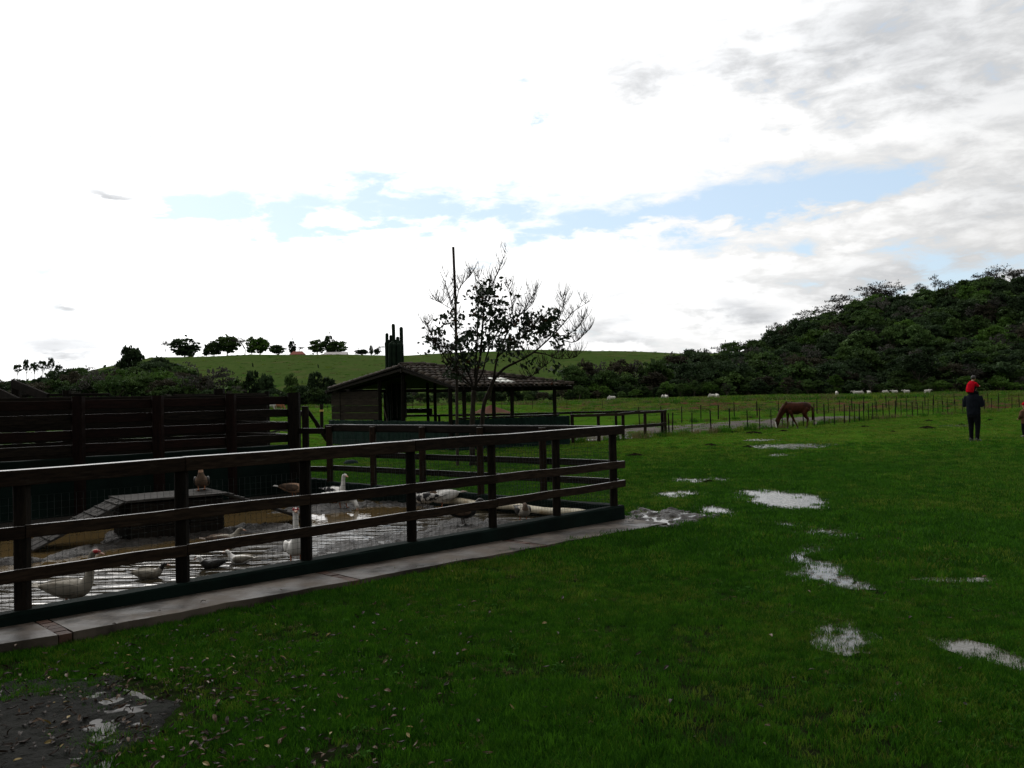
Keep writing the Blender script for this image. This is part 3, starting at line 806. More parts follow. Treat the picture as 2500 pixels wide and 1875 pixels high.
ff = thing('wooden_fence', 'long dark wooden three rail fence with wire netting at the front of the duck pen', 'fence', tuple(L0))
ts = [on_line(px, py, L0, U) for px, py in ((60, 1350), (453, 1300), (755, 1260), (1013, 1230), (1211, 1210), (1367, 1190), (1506, 1170))]
ts = [ts[0] - 1.75, ts[0] - .9] + ts
off_post = N * .06
for t in ts:
    p = L0 + U * t + off_post
    plank('post', (p.x, p.y, .02), (p.x, p.y, hz(t, 1.20, 1.255) - .012), .095, .095, M['wood_black'], ff)
for ri, (zl, zr, h) in enumerate(RZ):
    cuts = [-2.9] + [ts[i] for i in ((3, 5), (2, 4, 6), (3, 6))[ri]] + [LF + .06]
    for a, b in zip(cuts, cuts[1:]):
        A, B_ = L0 + U * (a + .003), L0 + U * (b - .003)
        w = .115 if ri == 0 else .035
        o_ = N * (.03 if ri == 0 else -.012)
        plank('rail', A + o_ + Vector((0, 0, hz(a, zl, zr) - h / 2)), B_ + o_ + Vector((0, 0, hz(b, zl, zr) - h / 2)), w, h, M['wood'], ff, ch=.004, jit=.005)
# curb wall below the fence
def curb(A, B, w, za, zb, parent, mat, zbase=-.05, nseg=24, name='base_wall', amp=.006):
    d = (B - A).normalized(); n_ = Vector((-d.y, d.x, 0)); vs, fs = [], []
    for i in range(nseg + 1):
        k = i / nseg; p = A.lerp(B, k); z = za + (zb - za) * k
        for s_, zz in ((-.5, zbase), (-.5, z - .02), (-.42, z), (.42, z), (.5, z - .02), (.5, zbase)):
            q = p + n_ * (w * s_ + random.uniform(-amp, amp)); vs.append((q.x, q.y, zz + (random.uniform(-amp, amp) if zz > zbase else 0)))
    for i in range(nseg):
        for j in range(5):
            a = i * 6 + j; fs.append((a, a + 1, a + 7, a + 6))
    fs.append(tuple(range(5, -1, -1))); fs.append(tuple(nseg * 6 + j for j in range(6)))
    mb = MB(); mb.add(vs, [tuple(reversed(f)) for f in fs]); o = mb.build(name, mat)
    if parent: o.parent = parent; o.location = -parent.location
    return o
curb(L0 - U * 2.9 + N * .05, C0 + U * .02 + N * .05, .16, .15, .21, ff, M['green_wall'])
nA, nB = L0 - U * 2.9 + N * .12, C0 + N * .12
o = wire_net('wire_netting', nA, nB, .15, .20, .98, 1.0, None); o.parent = ff; o.location = -ff.location

sf = thing('wooden_fence', 'dark three rail fence with netting closing the right end of the duck pen', 'fence', tuple(C0))
dS = (B0 - C0).normalized(); LS = (B0 - C0).length; nS = Vector((-dS.y, dS.x, 0))
t2 = [on_line(px, py, C0, dS) for px, py in ((1327, 1100), (1175, 1120), (1033, 1100), (913, 1100), (807, 1100))]
for i, t in enumerate(t2):
    p = C0 + dS * t + nS * .02
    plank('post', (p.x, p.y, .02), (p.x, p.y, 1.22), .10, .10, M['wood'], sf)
for ri, (z, h) in enumerate(((1.25, .12), (.79, .09), (.545, .09))):
    cuts = [0.07, t2[1], t2[3] if ri == 0 else t2[2], LS + .1]
    for a, b in zip(cuts, cuts[1:]):
        plank('rail', C0 + dS * (a + .003) + Vector((0, 0, z - h / 2)) - nS * .05, C0 + dS * (b - .003) + Vector((0, 0, z - h / 2)) - nS * .05, .10 if ri == 0 else .035, h, M['wood_black'], sf)
curb(C0 + dS * .1, B0 + dS * .08, .16, .21, .27, sf, M['green_wall'])
o = wire_net('wire_netting', C0 + dS * .12 + nS * .04, B0 + nS * .04, .22, .27, 1.0, 1.0, None); o.parent = sf; o.location = -sf.location

bf = thing('wooden_fence', 'short two rail fence closing the pen between the cattle yard and the side fence', 'fence', tuple(B0))
for z, h in ((1.19, .10), (.79, .09), (.52, .09)):
    plank('rail', B0 + Vector((-.05, .02, z - h / 2)), E0 + Vector((.1, -.05, z - h / 2)), .05, h, M['wood_black'], bf)
curb(B0, E0, .16, .30, .32, bf, M['green_wall'])

# path of concrete slabs beside the fence
path = thing('path', None, None, (0, 0, 0)); tag(path, kind='structure')
def path_pt(t, s):   # s from 0 at the curb to 1 at the lawn
    w = .50 + .14 * (t / LF) + .012 * math.sin(t * 3.1) + .01 * math.sin(t * 7.7)
    q = L0 + U * t - N * (.035 + s * w)
    return Vector((q.x, q.y, hz(t, .085, .03)))
def slab(t0, t1, name='slab', mat=None, lift=0.0, s0=0.0, s1=1.0):
    k = max(2, int((t1 - t0) / .12)); top = [path_pt(t0 + (t1 - t0) * i / k, s0) for i in range(k + 1)]; bot = []
    for i in range(k + 1):
        t = t0 + (t1 - t0) * i / k; e = random.uniform(-.02, .02) if s1 == 1 else 0
        bot.append(path_pt(t, s1 + e))
    vs = []
    for a, b in zip(top, bot):
        for q in (a, b): vs.append((q.x, q.y, q.z + lift))
        for q in (b, a): vs.append((q.x, q.y, -.05))
    fs = []
    for i in range(k):
        for j in range(4):
            a, b = i * 4 + j, i * 4 + (j + 1) % 4; fs.append((a, b, b + 4, a + 4))
    fs += [(3, 2, 1, 0), tuple(k * 4 + j for j in range(4))]
    return MB().add(vs, fs).build(name, mat or M['concrete'], path)
tj = [on_line(px, py, L0 - N * .34, U) for px, py in ((135, 1533), (828, 1409), (1280, 1324))]
cuts = [-2.9] + tj + [LF + .05]
for i, (a, b) in enumerate(zip(cuts, cuts[1:])):
    slab(a + (.052 if i else 0), b - (.052 if i < 3 else 0))
for t in tj:
    for i in range(5):
        slab(t - .045 + random.uniform(-.008, .008), t + .045 + random.uniform(-.008, .008), 'brick', M['brick'], random.uniform(-.006, .002), i * .2 + .01, i * .2 + .19)

# ---------------------------------------------------------------- pen floor: mud and water
def W2(pts): return np.array([[gp(*q).x, gp(*q).y] for q in pts])
M1 = W2([(775, 1500), (748, 1400), (742, 1345), (790, 1332), (900, 1315), (1010, 1298), (1060, 1275), (1150, 1264), (1270, 1272), (1330, 1264), (1420, 1259), (1520, 1262), (1530, 1275), (1390, 1300), (1200, 1345), (1000, 1400)])
M2 = W2([(-900, 1430), (-300, 1390), (0, 1368), (90, 1362), (150, 1352), (225, 1330), (250, 1300), (420, 1275), (500, 1280), (530, 1290), (690, 1281), (740, 1284), (780, 1292), (745, 1302), (640, 1305), (540, 1314), (430, 1326), (330, 1338), (220, 1362), (100, 1380), (0, 1390), (-300, 1420), (-900, 1480)])
M3 = W2([(600, 1266), (700, 1238), (800, 1230), (1010, 1222), (1075, 1232), (1075, 1248), (1000, 1240), (900, 1242), (860, 1254), (780, 1260), (690, 1254)])
M4 = W2([(640, 1346), (690, 1326), (760, 1330), (760, 1362), (720, 1368)])
def sdist(P, poly):
    """signed distance, positive inside"""
    d = np.full(len(P), 1e9); ins = np.zeros(len(P), bool)
    for a, b in zip(poly, np.roll(poly, -1, 0)):
        e = b - a; w = P - a; k = np.clip((w @ e) / (e @ e), 0, 1)[:, None]
        d = np.minimum(d, np.linalg.norm(w - k * e, axis=1))
        c1 = (a[1] > P[:, 1]) != (b[1] > P[:, 1])
        xi = (b[0] - a[0]) * (P[:, 1] - a[1]) / (b[1] - a[1] + 1e-12) + a[0]
        ins ^= c1 & (P[:, 0] < xi)
    return np.where(ins, d, -d)
def vnoise(P, s, seed=0):
    """value noise for terrain relief"""
    r = np.random.default_rng(seed); T = r.random((64, 64)); Q = P * s; i = np.floor(Q).astype(int); f = Q - i; f = f * f * (3 - 2 * f)
    g = lambda a, b: T[(i[:, 0] + a) % 64, (i[:, 1] + b) % 64]
    return (g(0, 0) * (1 - f[:, 0]) + g(1, 0) * f[:, 0]) * (1 - f[:, 1]) + (g(0, 1) * (1 - f[:, 0]) + g(1, 1) * f[:, 0]) * f[:, 1]
us = np.arange(-3.3, 7.45, .03); vs_ = np.arange(.1, 6.6, .03)
UU, VV = np.meshgrid(us, vs_)
PX = L0.x + U.x * UU + N.x * VV; PY = L0.y + U.y * UU + N.y * VV
PP = np.stack([PX.ravel(), PY.ravel()], 1)
rough = (vnoise(PP, 9, 1) - .5) * .045 + (vnoise(PP, 16, 2) - .5) * .055 + (vnoise(PP, 3, 3) - .5) * .03
h = np.full(len(PP), -.09)
for poly, hgt in ((M1, .012), (M2, .028), (M3, .014), (M4, .012)):
    sd_ = sdist(PP, poly) + (vnoise(PP, 5, 4) - .5) * .14
    h = np.maximum(h, -.09 + (.09 + hgt) * sstep((sd_ + .04) / .22))
h = h + rough * (h > -.08) * .9
vv = VV.ravel(); h = np.maximum(h, -.09 + .13 * sstep((vv - 5.55) / .5) )
side_t = (PP - np.array([C0.x, C0.y])) @ np.array([nS.x, nS.y])
keep = (side_t > .02)
idx = np.arange(len(PP)).reshape(UU.shape); n_ = UU.shape[1]
a = idx[:-1, :-1].ravel(); Q = np.stack([a, a + 1, a + n_ + 1, a + n_], 1); Q = Q[keep[Q].all(1)]
me = fast_mesh('mud', np.column_stack([PP, h + .012]), Q, M['mud'], smooth_=True)
tag(link('mud', me), kind='structure')
def water_sheet(name, v0, v1, mat, z):
    pts = []
    uR = lambda v: LF - v * .14 + .05
    P_ = [L0 + U * -3.3 + N * v0, L0 + U * uR(v0) + N * v0, L0 + U * uR(v1) + N * v1, L0 + U * -3.3 + N * v1]
    return tag(MB().add([(q.x, q.y, z) for q in P_], [(0, 1, 2, 3)]).build(name, mat), kind='structure')
water_sheet('water', .12, 2.7, M['pond_ripple'], .008)
water_sheet('water', 2.7, 6.3, M['pond_calm'], .008)
# ---------------------------------------------------------------- duck house in the pen
FLc = Vector((-4.58, 10.3, 0)); hu = Vector((.78, .626, 0)); hv = Vector((-.626, .78, 0)); HL, HD, HH = 1.12, .80, .50
dh = thing('duck_house', 'small dark wooden duck house with flat plank roof and a boarded ramp at each end', 'animal house', tuple(FLc))
def hp(a, b, z): q = FLc + hu * a + hv * b; return Vector((q.x, q.y, z))
for i in range(4):
    b = .08 + i * (HD + .02) / 4
    plank('roof_board', hp(-.06, b, HH), hp(HL + .05, b, HH), .20, .028, M['wood_grey'], dh, jit=.002)
for i in range(3):
    z = .10 + i * .145
    if i == 1 or True:
        if i < 2:
            plank('wall_board', hp(0, .02, z), hp(.52, .02, z), .022, .14, M['wood_black'], dh)
            plank('wall_board', hp(.70, .02, z), hp(HL, .02, z), .022, .14, M['wood_black'], dh)
        else: plank('wall_board', hp(0, .02, z), hp(HL, .02, z), .022, .14, M['wood_black'], dh)
    plank('wall_board', hp(0, HD, z), hp(HL, HD, z), .022, .14, M['wood_black'], dh)
    plank('wall_board', hp(.01, .04, z), hp(.01, HD - .02, z), .022, .14, M['wood_black'], dh)
    plank('wall_board', hp(HL, .04, z), hp(HL, HD - .02, z), .022, .14, M['wood_black'], dh)
for s_, x0, run in ((-1, -.05, .98), (1, HL + .05, 1.15)):
    rp = thing('ramp', None, None, (0, 0, 0)); rp.parent = dh
    for i in range(3):
        b = .10 + i * .21
        if s_ > 0 and i == 2: continue
        plank('ramp_board', hp(x0, b + .06, HH - .01), hp(x0 + s_ * run, b + .06, .04), .19, .024, M['wood_grey'], rp, jit=.002)
    for i in range(7):
        k = (i + .7) / 8; q = x0 + s_ * run * k
        plank('cleat', hp(q, .07, HH - .01 - (HH - .05) * k + .024), hp(q, .63 if s_ < 0 else .42, HH - .01 - (HH - .05) * k + .024), .022, .016, M['wood_grey'], rp, jit=.001, seg=1)

# cream pipe along the side wall
a_, b_ = gp(1085, 1222, .10), gp(1440, 1256, .10)
pts = [a_.lerp(b_, i / 14) + Vector((0, 0, .012 * math.sin(i * 1.1))) for i in range(15)]
o = MB().tube(pts, .052, 12).build('pipe', M['pvc'], smooth_=True)
tag(o, 'long cream coloured plastic pipe lying in the mud along the side wall of the pen', 'pipe')

# ---------------------------------------------------------------- cattle yard
cy = thing('cattle_yard', 'tall dark boarded cattle yard with green base wall behind the duck pen', 'cattle yard', tuple(E0))
def q_(t, n, z): p = E0 - U * t + N * n; return Vector((p.x, p.y, z))
tp = [0.0] + [on_line(px, 1020, E0, -U) for px in (562, 384, 190)]
tp += [tp[-1] + 1.75, tp[-1] + 3.5]
for i, t in enumerate(tp):
    plank('post', q_(t, -.03, 0), q_(t, -.03, 1.80 if i else 1.82), .20 if i == 0 else .15, .2 if i == 0 else .15, M['wood_red'] if i else M['wood_black'], cy)
for ti, (a, b) in enumerate(zip(tp, tp[1:])):
    for z in (1.75, 1.53, 1.31, 1.09):
        dz = random.uniform(-.008, .008)
        plank('rail', q_(a + .08, .03, z - .07 + dz), q_(b - .08, .03, z - .07 + dz * .5), .04, .135, M['wood_red'] if random.random() < .6 else M['wood_black'], cy)
curb(E0 + N * .05, E0 - U * 11 + N * .05, .20, .90, .89, cy, M['green_wall'], nseg=30)
# end panel, boarded race and back rails
for z in (1.75, 1.53, 1.31, 1.09): plank('rail', q_(.02, .15, z - .07), q_(.02, 4.4, z - .07), .04, .135, M['wood_black'], cy)
curb(E0 + N * .2, E0 + N * 4.4, .20, .5, .5, cy, M['green_wall'])
tR = on_line(650, 1020, E0 + N * 2.3, -U)
for i in range(9):
    z = .20 + i * .19
    plank('race_board', q_(tR, 2.3, z), q_(11, 2.3, z), .05, .186, M['wood_black'], cy)
for t in (tR, 3.4, 5.6, 8, 10.4): plank('post', q_(t, 2.4, 0), q_(t, 2.4, 1.78), .14, .14, M['wood_black'], cy)
plank('post', q_(.52, 2.6, 0), q_(.52, 2.6, 1.62), .08, .08, M['wood_black'], cy)
def zat(px, py, Y): return ap(px, py, Y)
for (p0, p1, Y, w, h_) in (((-60, 966), (268, 963), 17.2, .06, .05), ((425, 965), (655, 962), 19.0, .06, .05), ((60, 975), (170, 970), 16.5, .05, .04)):
    plank('top_rail', zat(*p0, Y), zat(*p1, Y), w, h_, M['wood_black'], cy)
for (px, py, Y, w) in ((535, 949, 19, .20), (652, 955, 19, .09), (163, 953, 17.2, .13), (92, 952, 17.2, .09), (40, 936, 16.8, .15)):
    t_ = zat(px, py, Y); plank('post', (t_.x, t_.y, 0), (t_.x, t_.y, t_.z), w, w, M['wood_black'], cy)
M['pole_dark'] = pmat('dark_dry_timber', (.007, .006, .005), (.014, .011, .009), 6, .9, .3, 20, spec=.02)
lr = thing('loading_ramp', 'sloping dark loading ramp timbers sticking up behind the yard at the left edge', 'loading ramp', tuple(zat(20, 960, 16.6)))
for p0, p1 in (((30, 936), (118, 972)), ((-40, 940), (50, 984)), ((-80, 990), (60, 1060))):
    plank('side_timber', zat(*p0, 16.6), zat(*p1, 15.4), .05, .16, M['pole_dark'], lr)
gt = thing('field_gate', 'old dark gate post with diagonal braces right of the cattle yard corner', 'gate', (zat(745, 1000, 17).x, 17, 0))
g0 = zat(745, 992, 17); plank('post', (g0.x, 17, 0), (g0.x, 17, g0.z), .12, .12, M['wood_black'], gt)
g1 = zat(729, 1008, 17.2); plank('rail', g1, g0 + Vector((0, .1, -.16)), .05, .10, M['wood_black'], gt)
plank('brace', zat(748, 998, 17.1), zat(776, 1038, 17.1), .05, .07, M['wood_black'], gt)
plank('brace', zat(772, 1034, 17.1), zat(806, 1085, 17.1), .05, .08, M['wood_black'], gt)
pp = thing('marker_post', 'square dark post with a yellow band standing in the field beyond the gate', 'post', (gp(786, 1056).x, gp(786, 1056).y, 0))
yb = pp.location; plank('shaft', (yb.x, yb.y, 0), (yb.x, yb.y, 1.52), .16, .16, M['wood_black'], pp)
o = MB().box((0, 0, 1.17), (.19, .19, .10)).build('band', M['moss'], pp)
br = thing('branch_pile', 'pale bare branches lying in the grass beyond the gate', 'branches', tuple(gp(770, 1064)))
for i in range(5):
    a = random.uniform(-.5, .5); MB().tube([(-.5 + i * .1, i * .2, .1), (0, i * .2 + .1, .2 + .05 * i), (.6, i * .2 - a, .05)], [.03, .025, .01], 5).build('branch', M['wood_grey'], br)
sc_ = thing('branch_pile', 'pale branches lying behind the rails at the corner of the cattle yard', 'branches', tuple(gp(680, 1062)))
for i in range(4):
    MB().tube([(-.9 + i * .2, i * .3, .05), (0, i * .2, .25), (.9, i * .2, .1)], [.03, .025, .01], 5).build('branch', M['wood_grey'], sc_)

# ---------------------------------------------------------------- open shelter
Ls, Fs, Rs = Vector((-6.93, 33.0, 0)), Vector((-1.8, 27.4, 0)), Vector((1.93, 30.0, 0))
ea, eb = (Ls - Fs).normalized(), (Rs - Fs).normalized(); LA, LB = (Ls - Fs).length, (Rs - Fs).length
sh = thing('shelter', 'open farm shelter with clay tiled roof on dark posts above a rough green base wall', 'shelter', tuple(Fs))
def sp_(a, b, z): q = Fs + ea * a + eb * b; return Vector((q.x, q.y, z))
ZE, ZR, KR = 2.04, 2.74, .35
for px in (1102, 1136, 1208, 1253, 1357):
    b = on_line(px, 1000, Fs, eb); q = sp_(0.05, b, 0); plank('post', (q.x, q.y, 0), (q.x, q.y, ZE), .125, .125, M['wood_black'], sh)
for px, zt in ((831, ZE), (925, 2.38), (982, ZR - .06)):
    a = on_line(px, 1000, Fs, ea); q = sp_(a, .05, 0); plank('post', (q.x, q.y, 0), (q.x, q.y, zt), .13, .13, M['wood_black'], sh)
for b in (.1, .5, 1.0):
    q = sp_(LA, b * LB, 0); plank('post', (q.x, q.y, 0), (q.x, q.y, ZE), .12, .12, M['wood_black'], sh)
for px in (1045, 1063):
    r_ = ray(px, 1000); a = LA * .62 if px == 1045 else LA * .5
    q = Vector((r_.x / r_.y * 33.2, 33.2, 0)); plank('post', (q.x, q.y, 0), (q.x, q.y, 2.3), .11, .11, M['wood_black'], sh)
def wall_part(A, B, w, z, nseg=30):
    return curb(A, B, w, z, z, sh, M['green_block'], nseg=nseg, amp=.014)
wall_part(sp_(-.02, -.12, 0), sp_(-.02, LB - .02, 0), .18, .98, 60)
wall_part(sp_(LA, -.05, 0), sp_(.1, -.05, 0), .18, .93, 60)
wall_part(sp_(.1, LB, 0), sp_(LA, LB, 0), .16, .6, 40)
aD = on_line(925, 1000, Fs, ea)
for i in range(4): plank('wall_board', sp_(aD, 0, 1.08 + i * .262), sp_(LA, 0, 1.08 + i * .262), .025, .255, M['plywood'], sh)
for i in range(5): plank('wall_board', sp_(aD - .05, .3 + i * .19, 1.0), sp_(aD - .05, .3 + i * .19, 2.3), .025, .185, M['wood_black'], sh)
plank('sill_beam', sp_(-.02, 0, 1.02), sp_(-.02, LB * .9, 1.02), .14, .06, M['wood_black'], sh)
plank('bench', zat(982, 1003, 32.6), zat(1052, 1003, 32.8), .3, .17, M['wood_black'], sh)
plank('bench_post', zat(1052, 997, 32.6), zat(1052, 1015, 32.6), .1, .1, M['wood_black'], sh)
# beams
for (a0, b0, z0, a1, b1, z1) in ((0, -.22, ZE - .02, 0, LB + .0, ZE - .02), (LA, -.22, ZE - .02, LA, LB + .0, ZE - .02), (LA * KR, -.22, ZR - .1, LA * KR, LB * .16, ZR - .1)):
    plank('beam', sp_(a0, b0, z0), sp_(a1, b1, z1), .10, .13, M['wood_black'], sh)
for b in (-.18, .05, .6):
    if b < 2.9: plank('rafter', sp_(-.35, b, ZE - .03 - .35 * .16), sp_(LA * KR, b, ZR - .06), .06, .10, M['wood_black'], sh)
    if b < 2.9: plank('rafter', sp_(LA * KR, b, ZR - .06), sp_(LA + .1, b, ZE - .03), .06, .10, M['wood_black'], sh)
for b in (1.6, 2.4, LB): plank('tie_beam', sp_(-.25, b, ZE - .1), sp_(LA * .5, b, ZE - .1), .09, .11, M['wood_black'], sh)
# roof skin (deck) with tiles above
OV = .30; RB = LB * .16
eF, eR = (-OV, -.55), (-OV, LB - .06)
zF = ZE - OV * (ZR - ZE) / (LA * KR) + .06
zF2 = ZE + .20 * (ZR - ZE) / (LA * (1 - KR)) + .06
P1, P2 = sp_(-OV, -.25, zF), sp_(-OV, LB - .06, zF)
P3, P4 = sp_(LA * KR, RB, ZR + .06), sp_(LA * KR, -.25, ZR + .06)
P5, P6 = sp_(LA - .20, LB - .06, zF2), sp_(LA - .20, -.25, zF2)
mb = MB(); th = Vector((0, 0, -.03)); PS = [P1, P2, P3, P4, P5, P6]
mb.add(PS + [p + th for p in PS], [(0, 1, 2, 3), (1, 4, 2), (4, 5, 3, 2), (9, 8, 7, 6), (8, 10, 7), (8, 9, 11, 10), (0, 6, 7, 1), (1, 7, 10, 4), (5, 11, 6, 0) if False else (4, 10, 11, 5), (3, 9, 6, 0), (5, 11, 9, 3)])
o = mb.build('roof_deck', M['wood_black']); o.parent = sh; o.location = -sh.location
def tile_mesh():
    mb = MB(); vs, fs = [], []
    for i, (x, r) in enumerate(((-.22, .085), (.22, .105))):
        for rr in (r, r - .014):
            for j in range(6):
                a = PI * j / 5; vs.append((x, math.cos(a) * rr, math.sin(a) * rr * .75 + (.012 if i else 0)))
    for j in range(5):
        fs += [(j, j + 12, j + 13, j + 1), (j + 6, j + 7, j + 19, j + 18)]
        fs += [(j + 12, j + 18, j + 19, j + 13), (j, j + 1, j + 7, j + 6)]
    return MB().add(vs, fs).mesh('roof_tile', M['tile'], True)
TM = tile_mesh()
def tile_matrix(c, down, across):
    z = across.cross(down).normalized()
    if z.z < 0: z = -z
    y = z.cross(down).normalized()
    m_ = Matrix((down, y, z)).transposed().to_4x4(); m_.translation = c; return m_
cnt = 0
down1 = (P1 - P4).normalized(); sl = (P1 - P4).length
ncol = int((P2 - P1).length / .215); nrow = int(sl / .36)
shi = Matrix.Translation(-sh.location)
stuffm = MB()
def put_tile(c, down, across, single, light=False):
    global cnt
    mm = tile_matrix(c, down, across)
    if single and cnt < 290:
        o = bpy.data.objects.new('roof_tile', TM); COL.objects.link(o); o.parent = sh; o.matrix_basis = shi @ mm; cnt += 1
        if light: o.data = o.data.copy(); o.data.materials[0] = M['tile_light']
    else:
        stuffm.add([mm @ v.co for v in TM.vertices], [tuple(p.vertices) for p in TM.polygons])
ridge_dir = eb
for i in range(ncol):
    base = P1 + (P2 - P1) * ((i + .5) / ncol)
    along = (base - P1).dot(eb)
    for j in range(nrow + 1):
        d_ = .14 + j * .36 + random.uniform(-.012, .012)
        c = base - down1 * d_
        # stop at the ridge or the hip line
        hip_b = LB - .06 + .55 - (LB - .06 - RB) * (d_ / sl)
        if along > hip_b - .02 or d_ > sl: break
        put_tile(c + Vector((0, 0, .015)) + eb * random.uniform(-.008, .008), down1, eb, True, light=(9 <= i <= 11 and 1 <= j <= 2))
for (Pa, Pb, Pt, acr) in ((P2, P5, P3, ea),):
    mid = (Pa + Pb) / 2; dn = None
    n2 = int((Pb - Pa).length / .22)
    foot = Pa + (Pb - Pa) * ((P3 - Pa).dot(Pb - Pa) / (Pb - Pa).length_squared)
    dn = (foot - P3).normalized(); slh = (foot - P3).length
    for i in range(n2):
        k = (i + .5) / n2; base = Pa + (Pb - Pa) * k; kf = (foot - Pa).length / (Pb - Pa).length
        lim = slh * (k / kf if k < kf else (1 - k) / (1 - kf))
        d_ = .14
        while d_ < lim: put_tile(base - dn * d_ + Vector((0, 0, .015)), dn, acr, True); d_ += .36
down3 = (P6 - P4).normalized(); sl3 = (P6 - P4).length
for i in range(ncol):
    base = P6 + (P5 - P6) * ((i + .5) / ncol); along = (base - P6).dot(eb)
    d_ = .14
    while d_ < sl3 and along < LB + .19 - (LB - .06 - RB) * (d_ / sl3):
        put_tile(base - down3 * d_ + Vector((0, 0, .015)), down3, eb, False); d_ += .36
o = stuffm.build('roof_tile', M['tile'], smooth_=True); o.parent = sh; o.location = -sh.location; tag(o, kind='stuff')
for (A, B) in ((P4, P3), (P3, P2), (P3, P5)):
    n_t = int((B - A).length / .34)
    for i in range(n_t):
        c = A.lerp(B, (i + .5) / n_t) + Vector((0, 0, .05)); d_ = (B - A).normalized(); ac = d_.cross(Vector((0, 0, 1))).normalized()
        mm = tile_matrix(c, d_, ac); o = bpy.data.objects.new('ridge_tile', TM); COL.objects.link(o); o.parent = sh; o.matrix_basis = shi @ mm; o.scale = (1, 1.3, 1.2)
bk = thing('bucket', 'teal bucket standing on the green base wall in front of the board wall', 'bucket', tuple(zat(919, 1018, 31.2) + Vector((0, 0, -.13))))
MB().tube([(0, 0, 0), (0, 0, .24)], [.11, .14], 14).build('body', M['teal'], bk)
MB().tube([(.14 * math.cos(a), 0, .24 + .14 * math.sin(a)) for a in np.linspace(0, PI, 9)], .006, 4).build('handle', M['teal'], bk)
st = MB().tube([zat(936, 992, 29.6), zat(946, 1030, 29.2)], .02, 6).build('stick', M['pole']); tag(st, 'thin stick leaning against the dark doorway of the shelter', 'stick')
tb = thing('tub', 'dark upturned tub lying on the grass behind the duck pen', 'tub', tuple(gp(857, 1134)))
MB().tube([(0, 0, 0), (0, 0, .05), (0, 0, .1), (0, 0, .12)], [.20, .19, .15, .05], 14).build('body', M['dark_tub'], tb, True)
MB().tube([(.205 * math.cos(a), .205 * math.sin(a), .012) for a in np.linspace(0, 2 * PI, 17)], .012, 5).build('rim', M['dark_tub'], tb)
# heap
hm = MB(); r0 = 12; vs, fs = [], []
for i in range(9):
    for j in range(24):
        a = 2 * PI * j / 24; k = i / 8; rr = k * (1.9 + .3 * math.sin(a * 3))
        vs.append((rr * 1.25 * math.cos(a), rr * math.sin(a), .95 * (1 - k) ** 1.15 + random.uniform(-.05, .05) * (1 - k) - (.02 if i == 8 else 0)))
for i in range(8):
    for j in range(24):
        a, b = i * 24 + j, i * 24 + (j + 1) % 24; fs.append((a, a + 24, b + 24, b))
q = gp(1200, 1010); o = hm.add(vs, fs).build('soil_heap', M['soil_red'], None, True, q); tag(o, 'heap of reddish soil seen between the shelter posts', 'soil heap')

# cactus behind the shelter
ca = thing('cactus', 'very tall dark columnar cactus clump rising behind the shelter gable', 'cactus', (zat(962, 900, 33.5).x, 33.5, 0))
for (cx, ct, dy, w) in ((609, 612, 0, 24), (666, 634, .15, 25), (564, 678, -.05, 22), (590, 692, .2, 20), (640, 703, -.1, 24), (625, 722, .25, 22), (577, 725, .1, 26), (655, 730, -.15, 30), (603, 735, -.2, 30), (675, 750, -.05, 24), (560, 740, .1, 26), (590, 745, -.3, 30), (620, 748, -.3, 32), (648, 750, -.3, 30), (605, 760, .3, 34), (640, 765, .3, 34)):
    tpt = ap(750 + cx / 2.911, 580 + ct / 2.911, 33.5 + dy); r_ = w / 2.911 / F * 33.5 / 2
    mb = MB(); vs, fs = [], []; nr, ns = 16, 14; zs = list(np.linspace(0, tpt.z - r_, 14)) + [tpt.z - r_ * .45, tpt.z - r_ * .12, tpt.z]
    rr = [r_ * 1.0] * 14 + [r_ * .85, r_ * .5, r_ * .05]
    bx = (tpt.x - ca.location.x); by = dy
    for z, r1 in zip(zs, rr):
        k = z / tpt.z; ox = bx * (.75 + .25 * k) + .02 * math.sin(z * 2 + cx)
        for j in range(16):
            a = 2 * PI * j / 16; r2 = r1 * (1.08 if j % 2 else .88); vs.append((ox + r2 * math.cos(a), by + r2 * math.sin(a), z))
    for i in range(len(zs) - 1):
        for j in range(16):
            a, b = i * 16 + j, i * 16 + (j + 1) % 16; fs.append((a, b, b + 16, a + 16))
    mb.add(vs, fs).build('stem', M['cactus'], ca, True)

# pole
p0, p1 = zat(1117, 1140, 20.9), zat(1106.5, 603, 21.2); p0.z = 0
po = MB().tube([p0, p0.lerp(p1, .4) + Vector((.02, 0, 0)), p0.lerp(p1, .75) + Vector((.03, 0, 0)), p1], [.040, .036, .033, .031], 8).build('pole', M['pole'])
tag(po, 'tall thin straight wooden pole standing beside the leafless tree', 'pole')

